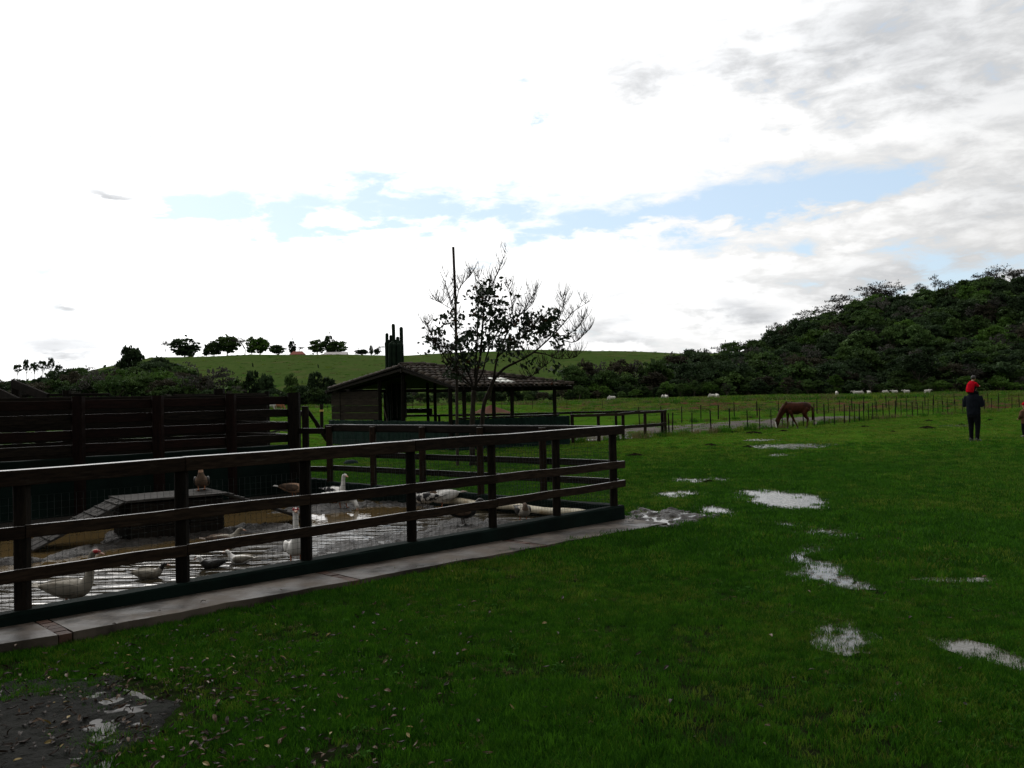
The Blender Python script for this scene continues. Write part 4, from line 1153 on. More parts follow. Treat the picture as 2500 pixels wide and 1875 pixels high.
# ---------------------------------------------------------------- the half leafless tree
TY = 20.8
tr_ = thing('leafless_tree', 'half leafless tree with forked trunk and dark leaf clusters behind the duck pen', 'tree', (zat(1160, 1140, TY).x, TY, 0))
def cp(x, y, dy=0): q = ap(750 + x / 2.911, 580 + y / 2.911, TY + dy); return q - tr_.location
limbs = [([(1176, 1650), (1172, 1400), (1178, 1200), (1185, 1085)], 21, 16, 0, 0), ([(1215, 1650), (1238, 1400), (1255, 1190), (1300, 1080), (1325, 1010)], 17, 14, .1, .1),
 ([(1185, 1085), (1140, 1020), (1060, 950), (980, 850), (900, 720), (862, 640), (848, 610)], 10, 1.2, 0, -.5),
 ([(1185, 1090), (1160, 1000), (1110, 880), (1065, 700), (1045, 520), (1020, 440), (985, 340), (990, 262)], 10, 1.2, 0, .6),
 ([(1195, 1080), (1205, 960), (1230, 850), (1245, 650), (1265, 450), (1330, 300), (1370, 210), (1415, 90)], 13, 1.2, 0, -.15),
 ([(1195, 1050), (1245, 960), (1290, 800), (1400, 600), (1520, 545), (1590, 470), (1620, 350)], 9, 1.2, 0, .9),
 ([(1190, 1000), (1210, 700), (1215, 500), (1235, 370), (1200, 255)], 8, 1.5, 0, .4),
 ([(1325, 1010), (1400, 930), (1500, 880), (1610, 815), (1740, 700), (1830, 600), (1900, 520), (2010, 452)], 12, 1.2, .1, .3),
 ([(1325, 1010), (1350, 850), (1390, 740), (1470, 600), (1550, 500), (1605, 400)], 9, 1.2, .1, -.7),
 ([(1610, 815), (1700, 830), (1780, 862), (1900, 852), (1925, 830)], 6, 1.2, .2, -.4), ([(1400, 985), (1560, 998), (1650, 940), (1730, 880)], 7, 1.2, .1, -.8),
 ([(1740, 700), (1850, 690), (1930, 630), (1962, 575)], 5, 1.0, .2, .5), ([(1740, 700), (1880, 745), (1950, 705), (2000, 655)], 5, 1.0, .2, 0),
 ([(1740, 700), (1790, 580), (1818, 470), (1815, 400)], 5, 1.0, .2, .8), ([(1045, 520), (960, 470), (895, 440)], 4, 1, .3, .5), ([(1052, 560), (1075, 380), (1130, 300), (1170, 250)], 5, 1, .3, 0),
 ([(1180, 1060), (1100, 1010), (1040, 900), (1010, 800)], 7, 1.2, 0, -.9), ([(1290, 800), (1300, 600), (1290, 420), (1300, 270)], 6, 1.2, 0, .2), ([(1470, 600), (1450, 450), (1430, 330)], 5, 1, -.4, -.8),
 ([(1060, 950), (1000, 930), (930, 790), (880, 760)], 5, 1, 0, -.6), ([(1350, 850), (1480, 740), (1600, 650), (1690, 600)], 6, 1, 0, -.9), ([(1240, 960), (1260, 1000), (1250, 1080)], 4, 3, 0, -.1)]
PXM = TY / F / 2.911
wood = MB(); twigs = MB(); tipsP = []; rdt = random.Random(5)
def poly_at(P, k):
    k *= len(P) - 1; i = min(int(k), len(P) - 2); return P[i].lerp(P[i + 1], k - i), (P[i + 1] - P[i]).normalized()
for li, (pts, r0, r1, d0, d1) in enumerate(limbs):
    n = len(pts); P = [cp(x, y, d0 + (d1 - d0) * i / (n - 1)) for i, (x, y) in enumerate(pts)]
    if li < 2: P[0].z = -.05
    # smooth the polyline
    Q = [P[0]]
    for i in range(len(P) - 1):
        a = P[max(i - 1, 0)]; b, c, d = P[i], P[i + 1], P[min(i + 2, len(P) - 1)]
        for k in (1/3, 2/3, 1):
            Q.append(.5 * ((2 * b) + (c - a) * k + (2 * a - 5 * b + 4 * c - d) * k * k + (3 * b - a - 3 * c + d) * k ** 3))
    m_ = len(Q); rad = [(r0 + (r1 - r0) * (i / (m_ - 1)) ** .8) * PXM * rdt.uniform(.9, 1.08) for i in range(m_)]
    if li < 2: rad[0] *= 1.45
    wood.tube(Q, rad, 8 if r0 > 8 else 5)
    if li >= 2 and li != 21:
        for s_ in range(int(12 + m_ * 1.6)):
            k = rdt.uniform(.3, 1); p, t = poly_at(Q, k); L = rdt.uniform(60, 175) * PXM * (1.1 - .4 * k)
            sd = rdt.choice((-1, 1)); d = (t * .35 + Vector((sd * rdt.uniform(.3, 1.1), rdt.uniform(-1, 1), rdt.uniform(-.1, .8)))).normalized()
            pts_ = [p]; r = rdt.uniform(1.9, 3.0)
            for q in range(4):
                d = (d + Vector((0, 0, .33)) + Vector((rdt.uniform(-.12, .12), rdt.uniform(-.12, .12), 0))).normalized(); pts_.append(pts_[-1] + d * L / 4)
            twigs.tube(pts_, [r * PXM, r * .85 * PXM, r * .7 * PXM, r * .55 * PXM, r * .35 * PXM], 4, cap=False)
            tipsP += pts_[2:]
            for q in range(rdt.randint(0, 3)):
                b = pts_[rdt.randint(1, 3)]; e = Vector((rdt.uniform(-.5, .5), rdt.uniform(-.5, .5), 1)).normalized()
                L2 = L * rdt.uniform(.3, .7); twigs.tube([b, b + e * L2 * .5 + Vector((rdt.uniform(-.02, .02), 0, 0)), b + e * L2], [1.7 * PXM, 1.3 * PXM, .8 * PXM], 3, cap=False); tipsP.append(b + e * L2)
wood.build('trunk', M['bark'], tr_, True)
tag(twigs.build('twig', M['bark'], tr_), kind='stuff')
cl = [(1290, 400, 80, 60, 120), (1345, 480, 95, 70, 170), (1200, 440, 70, 60, 60), (1250, 570, 80, 80, 110), (1440, 620, 100, 70, 140), (1590, 620, 130, 60, 220), (1700, 590, 90, 50, 150), (1040, 600, 55, 60, 60), (910, 690, 50, 35, 50), (935, 780, 60, 35, 60),
      (1090, 800, 90, 60, 110), (1150, 860, 60, 50, 60), (1860, 720, 45, 22, 34), (1730, 935, 50, 45, 34), (1060, 910, 70, 60, 70), (975, 545, 35, 40, 30), (1450, 740, 90, 40, 90), (1560, 880, 160, 60, 50), (1650, 690, 110, 50, 110), (1180, 740, 80, 60, 70), (1400, 870, 60, 40, 20), (1060, 980, 50, 40, 30), (1780, 760, 50, 20, 20), (1180, 900, 80, 50, 60), (1320, 800, 90, 60, 80), (1430, 770, 80, 50, 60), (1120, 700, 60, 60, 50), (1320, 660, 90, 60, 60)]
TP = np.array([tuple(p) for p in tipsP]); Ps = []
CPX = np.array([[(1250 + F * (p[0] + tr_.location.x) / (p[1] + TY) - 750) * 2.911, 0] for p in TP])
for (x, y, sx, sy, n) in cl:
    c = cp(x, y)
    # rosettes of leaves: each cluster has several sprays
    for s_ in range(max(3, n // 7)):
        o_ = np.array([rdt.gauss(0, sx * PXM * .75), rdt.gauss(0, .5), rdt.gauss(0, sy * PXM * .75)]) + np.array(tuple(c))
        for q in range(8): Ps.append(o_ + rng.normal(size=3) * np.array([.085, .085, .055]))
Ps = np.array(Ps); V, Q = leaf_quads(Ps, .066, up=.25, aspect=.6)
mi = (rng.random(len(Q)) < .03).astype(int)
lm = fast_mesh('leaves', V, Q, [M['leaf'], M['leaf_red']], mi)
tag(link('leaves', lm, tr_), kind='stuff')

# ---------------------------------------------------------------- field fences
def rail_fence(label, pts, zt, rails, post_every, pw, mat, group=None, name='wooden_fence', extra=None):
    f = thing(name, label, 'fence', tuple(pts[0]), group=group)
    for A, B in zip(pts, pts[1:]):
        n = max(1, round((B - A).length / post_every))
        for i in range(n + 1):
            if i == n and B is not pts[-1]: continue
            q = A.lerp(B, i / n); plank('post', (q.x, q.y, -.02), (q.x + random.uniform(-.02, .02), q.y, zt + random.uniform(-.02, .03)), pw, pw, mat, f, seg=2)
        for (z, w, h_) in rails:
            d = (B - A).normalized(); nn = Vector((-d.y, d.x, 0)) * -.05
            plank('rail', A + nn + Vector((0, 0, z)), B + nn + Vector((0, 0, z + random.uniform(-.02, .02))), w, h_, mat, f, seg=8, jit=.008)
    return f
K = Vector((6.1, 34.4, 0))
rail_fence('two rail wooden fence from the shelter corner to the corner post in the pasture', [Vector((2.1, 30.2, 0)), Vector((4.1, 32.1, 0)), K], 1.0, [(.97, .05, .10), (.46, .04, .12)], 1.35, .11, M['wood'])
rail_fence('single rail fence running behind the shelter along the far paddock', [K + Vector((-.1, .2, 0)), Vector((2.4, 35.3, 0)), Vector((-1, 35.0, 0)), Vector((-5, 35.6, 0))], 1.0, [(.98, .06, .09)], 1.7, .10, M['wood_black'])
def wire_fence(label, pts, every, zt, group='wire fences across the pasture'):
    f = thing('wire_fence', label, 'fence', tuple(pts[0]), group=group); wp = []
    for A, B in zip(pts, pts[1:]):
        n = max(1, round((B - A).length / every))
        for i in range(n):
            q = A.lerp(B, i / n); hgt = zt * random.uniform(.88, 1.1); lean = random.uniform(-.03, .03)
            mb = MB(); r = random.uniform(.019, .031) * (every > 1.5 and 1.3 or 1)
            mb.tube([(q.x, q.y, -.02), (q.x + lean * .5, q.y, hgt / 2), (q.x + lean, q.y, hgt)], [r * 1.1, r, r * .9], 6)
            o = mb.build('post', M['wood_black']); o.parent = f; o.location = -f.location
    for z in (.28, .5, .72, .92):
        mb = MB(); pl = []
        for A, B in zip(pts, pts[1:]):
            for i in range(6): pl.append(A.lerp(B, i / 6) + Vector((0, .03, z * zt / .98)))
        mb.tube(pl, .0028, 3, cap=False); o = mb.build('wire', M['fence_wire']); o.parent = f; o.location = -f.location
    return f
def g2(px, d): r_ = ray(px, 975); return Vector((r_.x / r_.y * d, d, 0))
wire_fence('nearest wire fence with thin dark posts crossing the pasture just behind the grazing horse', [K, g2(1640, 35.8), g2(1824, 37.6), g2(1960, 41), g2(2060, 43.5), g2(2140, 49), g2(2312, 58), g2(2470, 63), g2(2700, 70)], .95, .95)
wire_fence('second wire fence with sparse posts beyond the muddy track', [g2(1560, 46), g2(1710, 51), g2(1792, 55), g2(1900, 59), g2(2049, 67), g2(2300, 84), g2(2600, 100)], 2.3, 1.05)
wire_fence('distant wire fence seen under the shelter roof and beyond the gate', [g2(300, 120), g2(800, 125), g2(1300, 118), g2(1560, 112)], 4.5, 1.2)
sheet('puddle', [(1480, 1069), (1520, 1067), (1562, 1067.5), (1570, 1070), (1530, 1071.5), (1490, 1072)], M['puddle'], .022, .05, .5)
sheet('puddle', [(1395, 1075), (1430, 1073.5), (1460, 1074), (1450, 1076), (1410, 1077)], M['puddle'], .022, .05, .4)
sheet('muddy_track', [(1372, 1077), (1440, 1078), (1505, 1073), (1580, 1070), (1600, 1062), (1520, 1062), (1440, 1064), (1380, 1066)], M['track'], .016, .08, .5)
# =================================================================== ANIMALS
def patch_mat(name, base, dark, scale, lo, hi, rough=.7):
    return pmat(name, base, dark, scale, rough, .2, 60, lo=lo, hi=hi, detail=3, spec=.2, bdist=.003)
M['d_white'] = patch_mat('white_feathers', (.72, .70, .66), (.52, .50, .46), 9, .5, .75)
M['d_grey'] = patch_mat('dirty_white_feathers', (.26, .235, .19), (.16, .135, .10), 7, .45, .65)
M['d_black'] = patch_mat('black_feathers', (.018, .017, .016), (.04, .036, .03), 8, .4, .7, .45)
M['d_spot'] = patch_mat('spotted_feathers', (.55, .53, .5), (.018, .017, .018), 9, .46, .50)
M['d_brown'] = patch_mat('brown_feathers', (.13, .085, .055), (.06, .04, .028), 9, .4, .65)
M['d_tan'] = patch_mat('tan_feathers', (.42, .26, .17), (.28, .16, .10), 8, .45, .7)
M['d_red'] = pmat('red_caruncle', (.42, .02, .02), (.28, .01, .015), 20, .45)
M['d_bill'] = pmat('pinkish_bill', (.45, .24, .16), None, 5, .5)
M['d_bill_dark'] = pmat('dark_bill', (.05, .045, .04), None, 5, .5)
M['d_leg'] = pmat('orange_legs', (.36, .13, .05), None, 5, .6)
M['d_leg_dark'] = pmat('dark_legs', (.06, .045, .035), None, 5, .6)
M['eye'] = pmat('eye', (.01, .01, .01), None, 5, .15)

NECKS = {
 'up': [(.165, .21, .062, .07), (.20, .275, .038, .042), (.205, .35, .031, .034), (.21, .41, .031, .034), (.235, .45, .033, .035), (.265, .452, .03, .03), (.29, .44, .018, .018)],
 'low': [(.17, .21, .062, .07), (.215, .26, .04, .043), (.235, .31, .034, .036), (.262, .335, .034, .034), (.292, .33, .03, .028), (.315, .32, .018, .018)],
 'down': [(.18, .16, .06, .065), (.235, .13, .04, .045), (.27, .08, .031, .034), (.29, .04, .03, .034), (.30, .005, .022, .028)],
 'tuck': [(.15, .22, .06, .065), (.165, .27, .042, .044), (.14, .30, .036, .036), (.10, .305, .033, .033), (.06, .29, .022, .022)],
}
HEADC = {'up': ((.24, .45), (.29, .44), (.34, .425)), 'low': ((.27, .335), (.315, .32), (.36, .30)), 'down': ((.292, .035), (.302, .0), (.31, -.03)), 'tuck': ((.11, .305), (.06, .29), (.02, .28))}
def duck(label, loc, rz, s, pose='up', swim=False, body='d_white', head=None, wing=None, face=None, bill='d_bill', leg='d_leg', tail=None, stretch=1.0, pitch=0.0, belly_only=False):
    d = thing('duck', label, 'duck', loc, rz); d.scale = (s, s, s); d.rotation_euler = (0, pitch, rz)
    oz = -.10 if swim else 0.0
    nk = NECKS[pose]; neck = [(x, 0, z * 1.0 + (oz), a, b) for x, z, a, b in nk]
    if stretch != 1: neck = [(x, y, .21 + oz + (z - .21 - oz) * stretch, a, b) for x, y, z, a, b in neck]
    rings = [(-.30, 0, .215 + oz, .022, .008), (-.25, 0, .205 + oz, .05, .022), (-.18, 0, .195 + oz, .078, .055), (-.09, 0, .18 + oz, .108, .085), (.0, 0, .17 + oz, .122, .10), (.08, 0, .168 + oz, .118, .10), (.135, 0, .18 + oz, .095, .09)] + neck
    mb = MB(); mb.loft(rings, 14)
    nb = len(rings) - 4
    me = mb.mesh('body', [M[body], M[head or body]], True)
    if head:
        mi = [1 if (i // 14) >= nb - 1 and i < 14 * (len(rings) - 1) else 0 for i in range(len(me.polygons))]
        me.polygons.foreach_set('material_index', mi)
    b = link('body', me, d)
    sm = b.modifiers.new('s', 'SUBSURF'); sm.levels = sm.render_levels = 1
    for sd in (-1, 1):
        w = MB(); w.loft([(-.27, sd * .035, .225 + oz, .010, .008), (-.18, sd * .075, .225 + oz, .022, .035), (-.06, sd * .108, .20 + oz, .022, .068), (.05, sd * .112, .19 + oz, .022, .066), (.115, sd * .088, .19 + oz, .015, .035)], 8)
        w.build('wing', M[wing or body], d, True)
    t = MB()
    for a in (-.35, -.12, .12, .35):
        t.add([(-.24, a * .12 - .015, .212 + oz), (-.24, a * .12 + .015, .212 + oz), (-.36, a * .2 + .02, .235 + oz), (-.36, a * .2 - .02, .235 + oz)], [(0, 1, 2, 3)])
        t.add([(-.24, a * .12 - .015, .204 + oz), (-.36, a * .2 - .02, .229 + oz), (-.36, a * .2 + .02, .229 + oz), (-.24, a * .12 + .015, .204 + oz)], [(0, 1, 2, 3)])
    t.build('tail', M[tail or wing or body], d)
    (hx, hz_), (bx, bz), (tx, tz) = HEADC[pose]
    st = lambda z: (.21 + oz + (z + oz - .21 - oz) * stretch) if stretch != 1 else z + oz
    MB().loft([(bx - .01, 0, st(bz), .019, .017), ((bx + tx) / 2, 0, st((bz + tz) / 2), .017, .010), (tx, 0, st(tz), .014, .006)], 8).build('bill', M[bill], d, True)
    for sd in (-1, 1): MB().ball((hx + .012, sd * .029, st(hz_) + .006), .005, 6, 4).build('eye', M['eye'], d)
    if face:
        mb = MB()
        for sd in (-1, 1): mb.ball((hx + .018, sd * .016, st(hz_) + .003), (.030, .02, .022), 8, 6)
        mb.ball((bx - .002, 0, st(bz) + .012), (.018, .014, .013), 8, 5)
        mb.build('face_patch', M[face], d, True)
    if not swim:
        for sd in (-1, 1):
            lg = MB(); x0 = .02 + sd * .02
            lg.tube([(x0, sd * .05, .12), (x0 - .01, sd * .052, .07), (x0 + .005, sd * .052, .008)], [.018, .010, .008], 6)
            for a in (-.5, 0, .5): lg.tube([(x0 + .005, sd * .052, .008), (x0 + .06 * math.cos(a), sd * .052 + .06 * math.sin(a), .005)], [.006, .004], 4)
            lg.add([(x0 + .005, sd * .052, .006), (x0 + .055 * math.cos(-.5), sd * .052 - .055 * .48, .005), (x0 + .058, sd * .052, .006), (x0 + .055 * math.cos(.5), sd * .052 + .055 * .48, .005)], [(0, 1, 2, 3)])
            lg.build('leg', M[leg], d)
    return d
WZ = .008
def gw(px, py, z=WZ): q = gp(px, py, z); return (q.x, q.y, z)
duck('big dirty white muscovy duck with pink face in the water at the left', (-3.74, 7.22, -.02), R(8), .84, 'up', False, 'd_grey', face='d_red', wing='d_grey', stretch=1.35)
duck('black and white duck swimming on the rippled water right of the big dirty white duck', gw(362, 1412), R(10), 0.55, 'low', True, 'd_grey', head='d_black', wing='d_grey', tail='d_black')
duck('dark duck with pinkish white head swimming left of the white duck on the rippled water', gw(520, 1386), R(215), 0.52, 'low', True, 'd_black', head='d_white', wing='d_black')
duck('white duck swimming flat on the bright water behind the second post gap', gw(588, 1376), R(172), 0.54, 'low', True, 'd_white', wing='d_grey')
duck('white muscovy duck with bright red face standing upright facing right by the third post', gw(722, 1374, 0), R(-72), .90, 'up', False, 'd_white', face='d_red', stretch=1.55, pitch=-.2)
duck('duck with white crown sitting low on the mud behind the lowest rail', gw(545, 1345, .03), R(20), 0.68, 'low', False, 'd_grey', wing='d_brown')
duck('dark duck with pale pinkish breast standing on the roof of the duck house', tuple(hp(.98, .42, HH + .012)), R(-75), 0.76, 'low', False, 'd_brown', head='d_tan', wing='d_black', pitch=-.45, stretch=1.2)
duck('tan headed duck with dark wings and white tail at the back of the pen', gw(716, 1214, .03), R(4), 0.90, 'up', False, 'd_tan', head='d_tan', wing='d_brown', tail='d_white', bill='d_bill_dark', stretch=.85)
duck('white duck with grey flecked back standing tall at the back of the muddy pool', gw(820, 1226, .02), R(-40), 0.94, 'up', False, 'd_white', wing='d_spot', stretch=1.1)
duck('white duck bending down to drink at the edge of the brown pool', gw(836, 1240, .02), R(-28), 0.96, 'down', False, 'd_white', wing='d_white')
duck('black and white spotted duck standing just right of the fourth post', gw(1040, 1242, .02), R(160), 0.92, 'tuck', False, 'd_spot', wing='d_spot', leg='d_leg_dark')
duck('large white and brown duck with head tucked back beside the spotted duck', gw(1082, 1240, .02), R(205), 1.00, 'tuck', False, 'd_white', head='d_brown', wing='d_white', tail='d_brown')
duck('dark brown duck walking right in front of the cream pipe', gw(1128, 1279, .03), R(12), 0.90, 'low', False, 'd_black', wing='d_brown', leg='d_leg_dark', bill='d_bill_dark')
duck('small grey duck with white breast facing the fence near the right end of the pen', gw(1277, 1272, .03), R(-75), 0.76, 'tuck', False, 'd_grey', head='d_brown', wing='d_black', leg='d_leg')

# ---------------------------------------------------------------- horse
M['horse'] = pmat('chestnut_coat', (.030, .009, .005), (.058, .017, .008), 2.5, .6, .1, 60, c3=(.014, .008, .006), s3=1.4, t3=(.45, .65), spec=.08)
M['horse_leg'] = pmat('tan_horse_leg', (.10, .062, .034), (.06, .034, .018), 5, .7, spec=.05)
M['mane'] = pmat('mane_hair', (.05, .026, .011), (.025, .011, .006), 8, .7, spec=.05)
M['hoof'] = pmat('hoof', (.02, .016, .013), None, 5, .6)
M['blaze'] = pmat('white_blaze', (.6, .57, .52), None, 5, .7)
def horse(label, loc, rz, s):
    h = thing('horse', label, 'horse', loc, rz); h.scale = (s * .93, s, s)
    mb = MB()
    mb.loft([(-.70, 0, .95, .05, .08), (-.66, 0, .97, .14, .17), (-.52, 0, 1.0, .22, .24), (-.30, 0, 1.0, .25, .27), (-.02, 0, .955, .27, .29), (.25, 0, .96, .25, .30), (.44, 0, .99, .19, .28), (.58, 0, .97, .13, .22),
             (.72, 0, .83, .10, .17), (.84, 0, .64, .082, .135), (.92, 0, .48, .075, .12), (.965, 0, .40, .085, .13), (.985, 0, .30, .078, .125), (1.0, 0, .19, .06, .085), (1.01, 0, .09, .052, .065), (1.015, 0, .035, .045, .045)], 14)
    for sd in (-1, 1):
        k = .0 if sd < 0 else .10
        mb.tube([(-.47, sd * .12, .95), (-.42 + k, sd * .14, .72), (-.50 + k, sd * .135, .56), (-.60 + k, sd * .13, .44), (-.57 + k, sd * .13, .28), (-.555 + k, sd * .13, .13), (-.525 + k, sd * .13, .06)], [.17, .13, .08, .055, .038, .04, .036], 8)
        if sd < 0: mb.tube([(.42, sd * .12, .85), (.42, sd * .125, .62), (.43, sd * .125, .42), (.425, sd * .125, .25), (.42, sd * .125, .12), (.44, sd * .125, .05)], [.12, .08, .055, .036, .038, .036], 8)
        else: mb.tube([(.36, sd * .12, .85), (.28, sd * .125, .62), (.19, sd * .125, .42), (.09, sd * .125, .24), (.02, sd * .125, .12), (.01, sd * .125, .05)], [.12, .08, .055, .036, .038, .036], 8)
    b = remeshed(mb, 'body', [M['horse'], M['horse_leg'], M['blaze']], .022, 4, h)
    mi = []
    for p in b.data.polygons:
        c = p.center; mi.append(2 if (c.x > 1.025 and c.z < .34 and abs(c.y) < .05) else (1 if c.z < .30 and c.x < -.3 else 0))
    b.data.polygons.foreach_set('material_index', mi)
    for x, y in ((-.52, -.13), (-.42, .13), (.45, -.125), (.02, .125)):
        MB().tube([(x, y, 0), (x - .01, y, .07)], [.052, .042], 10).build('hoof', M['hoof'], h)
    for sd in (-1, 1):
        MB().loft([(.93, sd * .055, .50, .022, .03), (.895, sd * .075, .555, .018, .02), (.87, sd * .08, .60, .004, .006)], 6).build('ear', M['horse'], h, True)
        MB().ball((.985, sd * .083, .33), .014, 8, 5).build('eye', M['eye'], h)
    mb = MB()
    for i in range(26):
        k = i / 25; x = .46 + .46 * k; z = 1.245 - .68 * k ** 1.25 + .02
        mb.tube([(x, 0, z), (x + .06, .05, z + .03), (x + .07, .10, z - .06), (x + .05, .12, z - .14)], [.014, .016, .012, .003], 4)
    mb.build('mane', M['mane'], h, True)
    mb = MB()
    for i in range(16):
        a = i * .4; mb.tube([(-.69, 0, 1.08), (-.78 + .02 * math.sin(a), .03 * math.cos(a), .98), (-.80 + .03 * math.sin(a), .05 * math.cos(a), .7), (-.78 + .04 * math.sin(a), .05 * math.cos(a), .38)], [.02, .022, .018, .004], 5)
    mb.build('tail', M['mane'], h, True)
    return h
hq = gp(1945, 1046)
horse('chestnut brown horse with pale blaze grazing in front of the wire fence', (hq.x + .02, hq.y, 0), R(180 - 4), .95)

# ---------------------------------------------------------------- cattle
M['cow'] = pmat('white_cattle_coat', (.52, .50, .46), (.38, .36, .32), 2, .8)
M['cow_tan'] = pmat('reddish_cattle_coat', (.35, .13, .06), (.25, .1, .05), 2, .8)
def cow_parts(graze):
    mb = MB()
    body = [(-.95, 0, 1.12, .06, .08), (-.90, 0, 1.12, .18, .20), (-.65, 0, 1.12, .27, .30), (-.2, 0, 1.05, .33, .36), (.25, 0, 1.05, .31, .36), (.5, 0, 1.12, .22, .36), (.68, 0, 1.12, .15, .26)]
    if graze: body += [(.85, 0, .92, .12, .18), (1.0, 0, .62, .10, .14), (1.06, 0, .42, .11, .13), (1.12, 0, .22, .08, .10), (1.15, 0, .10, .07, .06)]
    else: body += [(.85, 0, 1.25, .12, .18), (1.0, 0, 1.38, .11, .14), (1.12, 0, 1.38, .11, .12), (1.30, 0, 1.26, .08, .09), (1.38, 0, 1.20, .06, .06)]
    mb.loft(body, 12)
    mb.ball((.45, 0, 1.45), (.18, .1, .14), 10, 7)
    for x, y in ((-.72, -.17), (-.66, .17), (.42, -.16), (.48, .16)):
        hind = x < 0
        mb.tube([(x, y, 1.0), (x + (.06 if hind else 0), y, .68), (x + (-.08 if hind else 0), y, .45), (x - .02, y, .2), (x, y, 0)], [.16, .11, .065, .05, .06], 8)
    b = remeshed(mb, 'body', M['cow'], .045, 3)
    me = b.data; bpy.data.objects.remove(b)
    hx, hz_ = (1.02, .50) if graze else (1.08, 1.46)
    ears = MB()
    for sd in (-1, 1): ears.loft([(hx, sd * .10, hz_, .03, .02), (hx - .02, sd * .2, hz_ - .03, .05, .015), (hx - .02, sd * .27, hz_ - .05, .01, .008)], 6, side=Vector((1, 0, 0)))
    tail = MB().tube([(-.97, 0, 1.15), (-1.05, 0, .95), (-1.05, 0, .6), (-1.03, 0, .42)], [.025, .02, .02, .035], 6)
    return [('body', me), ('ear', ears.mesh('ear', M['cow'], True)), ('tail', tail.mesh('tail', M['cow'], True))]
cows = [cow_parts(True), cow_parts(False)]
def cow(px, py, Y, rz, g, label, mat=None):
    r_ = ray(px, py); x = r_.x / r_.y * Y; z = 0.0 if Y < 281 else float(hill_h(np.array(x), np.array(Y))) - .25
    c = thing('cow', label, 'cow', (x, Y, z), rz, 'cattle grazing far off in front of the wooded hill')
    c.scale = (1.08,) * 3
    for nm, me in cows[g]:
        if mat: me = me.copy(); me.materials[0] = mat
        link(nm, me, c)
for i, (px, Y, rz, g, lb) in enumerate(((1493, 218, 180, 0, 'white cow grazing alone, leftmost of the distant herd seen right of the shelter'),
  (1618, 225, 75, 0, 'white cow with lowered head seen end on above the wooden corner post'), (1627, 228, 100, 1, 'white cow standing close behind the one above the wooden corner post'),
  (1738, 236, 185, 0, 'white cow partly hidden, left one of the pair in the middle of the pasture'), (1751, 222, 95, 1, 'white cow seen from behind, right one of the pair in the middle of the pasture'),
  (2043, 246, 80, 1, 'single white cow standing left of the close group of three'), (2090, 246, 175, 1, 'left cow of the close group of three white cows'),
  (2101, 250, 10, 0, 'middle cow of the close group of three white cows'), (2122, 244, 92, 1, 'right cow of the close group of three white cows'),
  (2162, 262, 5, 0, 'small white cow lying low just right of the group of three'), (2184, 256, 185, 1, 'white cow second from the right of the small group'),
  (2213, 256, 178, 1, 'white cow with raised head facing left'), (2265, 250, 8, 1, 'rightmost white cow of the herd, near the person'))):
    cow(px, 970, Y, R(rz), g, lb)
cow(660, 990, 168, R(185), 0, 'white cow seen through the rails of the cattle yard at its right end')
cow(681, 990, 172, R(10), 0, 'reddish cow seen through the rails of the cattle yard beside the white one', M['cow_tan'])

# =================================================================== PEOPLE
M['skin'] = pmat('skin', (.36, .20, .13), (.32, .17, .11), 5, .6)
M['navy'] = pmat('dark_navy_cloth', (.006, .0075, .011), (.010, .012, .017), 8, .9, .3, 20, spec=.03)
M['trouser'] = pmat('black_trouser_cloth', (.005, .0055, .007), (.008, .009, .011), 8, .9, .3, 20, spec=.03)
M['redcloth'] = pmat('red_jacket', (.42, .004, .014), (.28, .003, .010), 6, .9, .3, 20, spec=.02)
M['tan'] = pmat('brown_jacket', (.11, .06, .034), (.07, .042, .026), 5, .9, .3, 20, spec=.03)
M['hair'] = pmat('dark_hair', (.012, .009, .008), (.02, .015, .012), 20, .6)
M['shoe'] = pmat('dark_shoe', (.02, .02, .022), None, 5, .6)
M['sole'] = pmat('white_sole', (.55, .55, .55), None, 5, .6)

def head_parts(mb, c, f, s=1.0):
    """skull, jaw, nose, ears pointing along f"""
    f = Vector(f).normalized(); sd = Vector((-f.y, f.x, 0)); c = Vector(c)
    mb.ball(c, (.078 * s, .078 * s, .105 * s), 12, 9); mb.ball(c + f * .025 * s - Vector((0, 0, .055 * s)), (.055 * s, .055 * s, .06 * s), 10, 7)
    mb.ball(c + f * .088 * s - Vector((0, 0, .015 * s)), (.016 * s, .016 * s, .022 * s), 6, 5)
    for k in (-1, 1): mb.ball(c + sd * k * .08 * s, (.014 * s, .018 * s, .028 * s), 6, 5)
def hand(mb, p, d, s=1.0):
    """palm, four curled fingers and a thumb from the wrist p along d"""
    p, d = Vector(p), Vector(d).normalized(); sd = d.orthogonal().normalized(); n_ = d.cross(sd)
    mb.tube([p, p + d * .05 * s, p + d * .09 * s], [.026 * s, .036 * s, .034 * s], 8, squash=.5)
    for i in range(4):
        o_ = sd * (i - 1.5) * .018 * s; L = (.055, .065, .06, .045)[i] * s; b = p + d * .088 * s + o_
        mb.tube([b, b + d * L * .6 + n_ * .012, b + d * L * .8 + n_ * .035], [.009 * s, .008 * s, .007 * s], 5)
    b = p + d * .035 * s + sd * .034 * s; mb.tube([b, b + sd * .025 * s + d * .02 * s, b + sd * .03 * s + d * .05 * s], [.011 * s, .010 * s, .008 * s], 5)

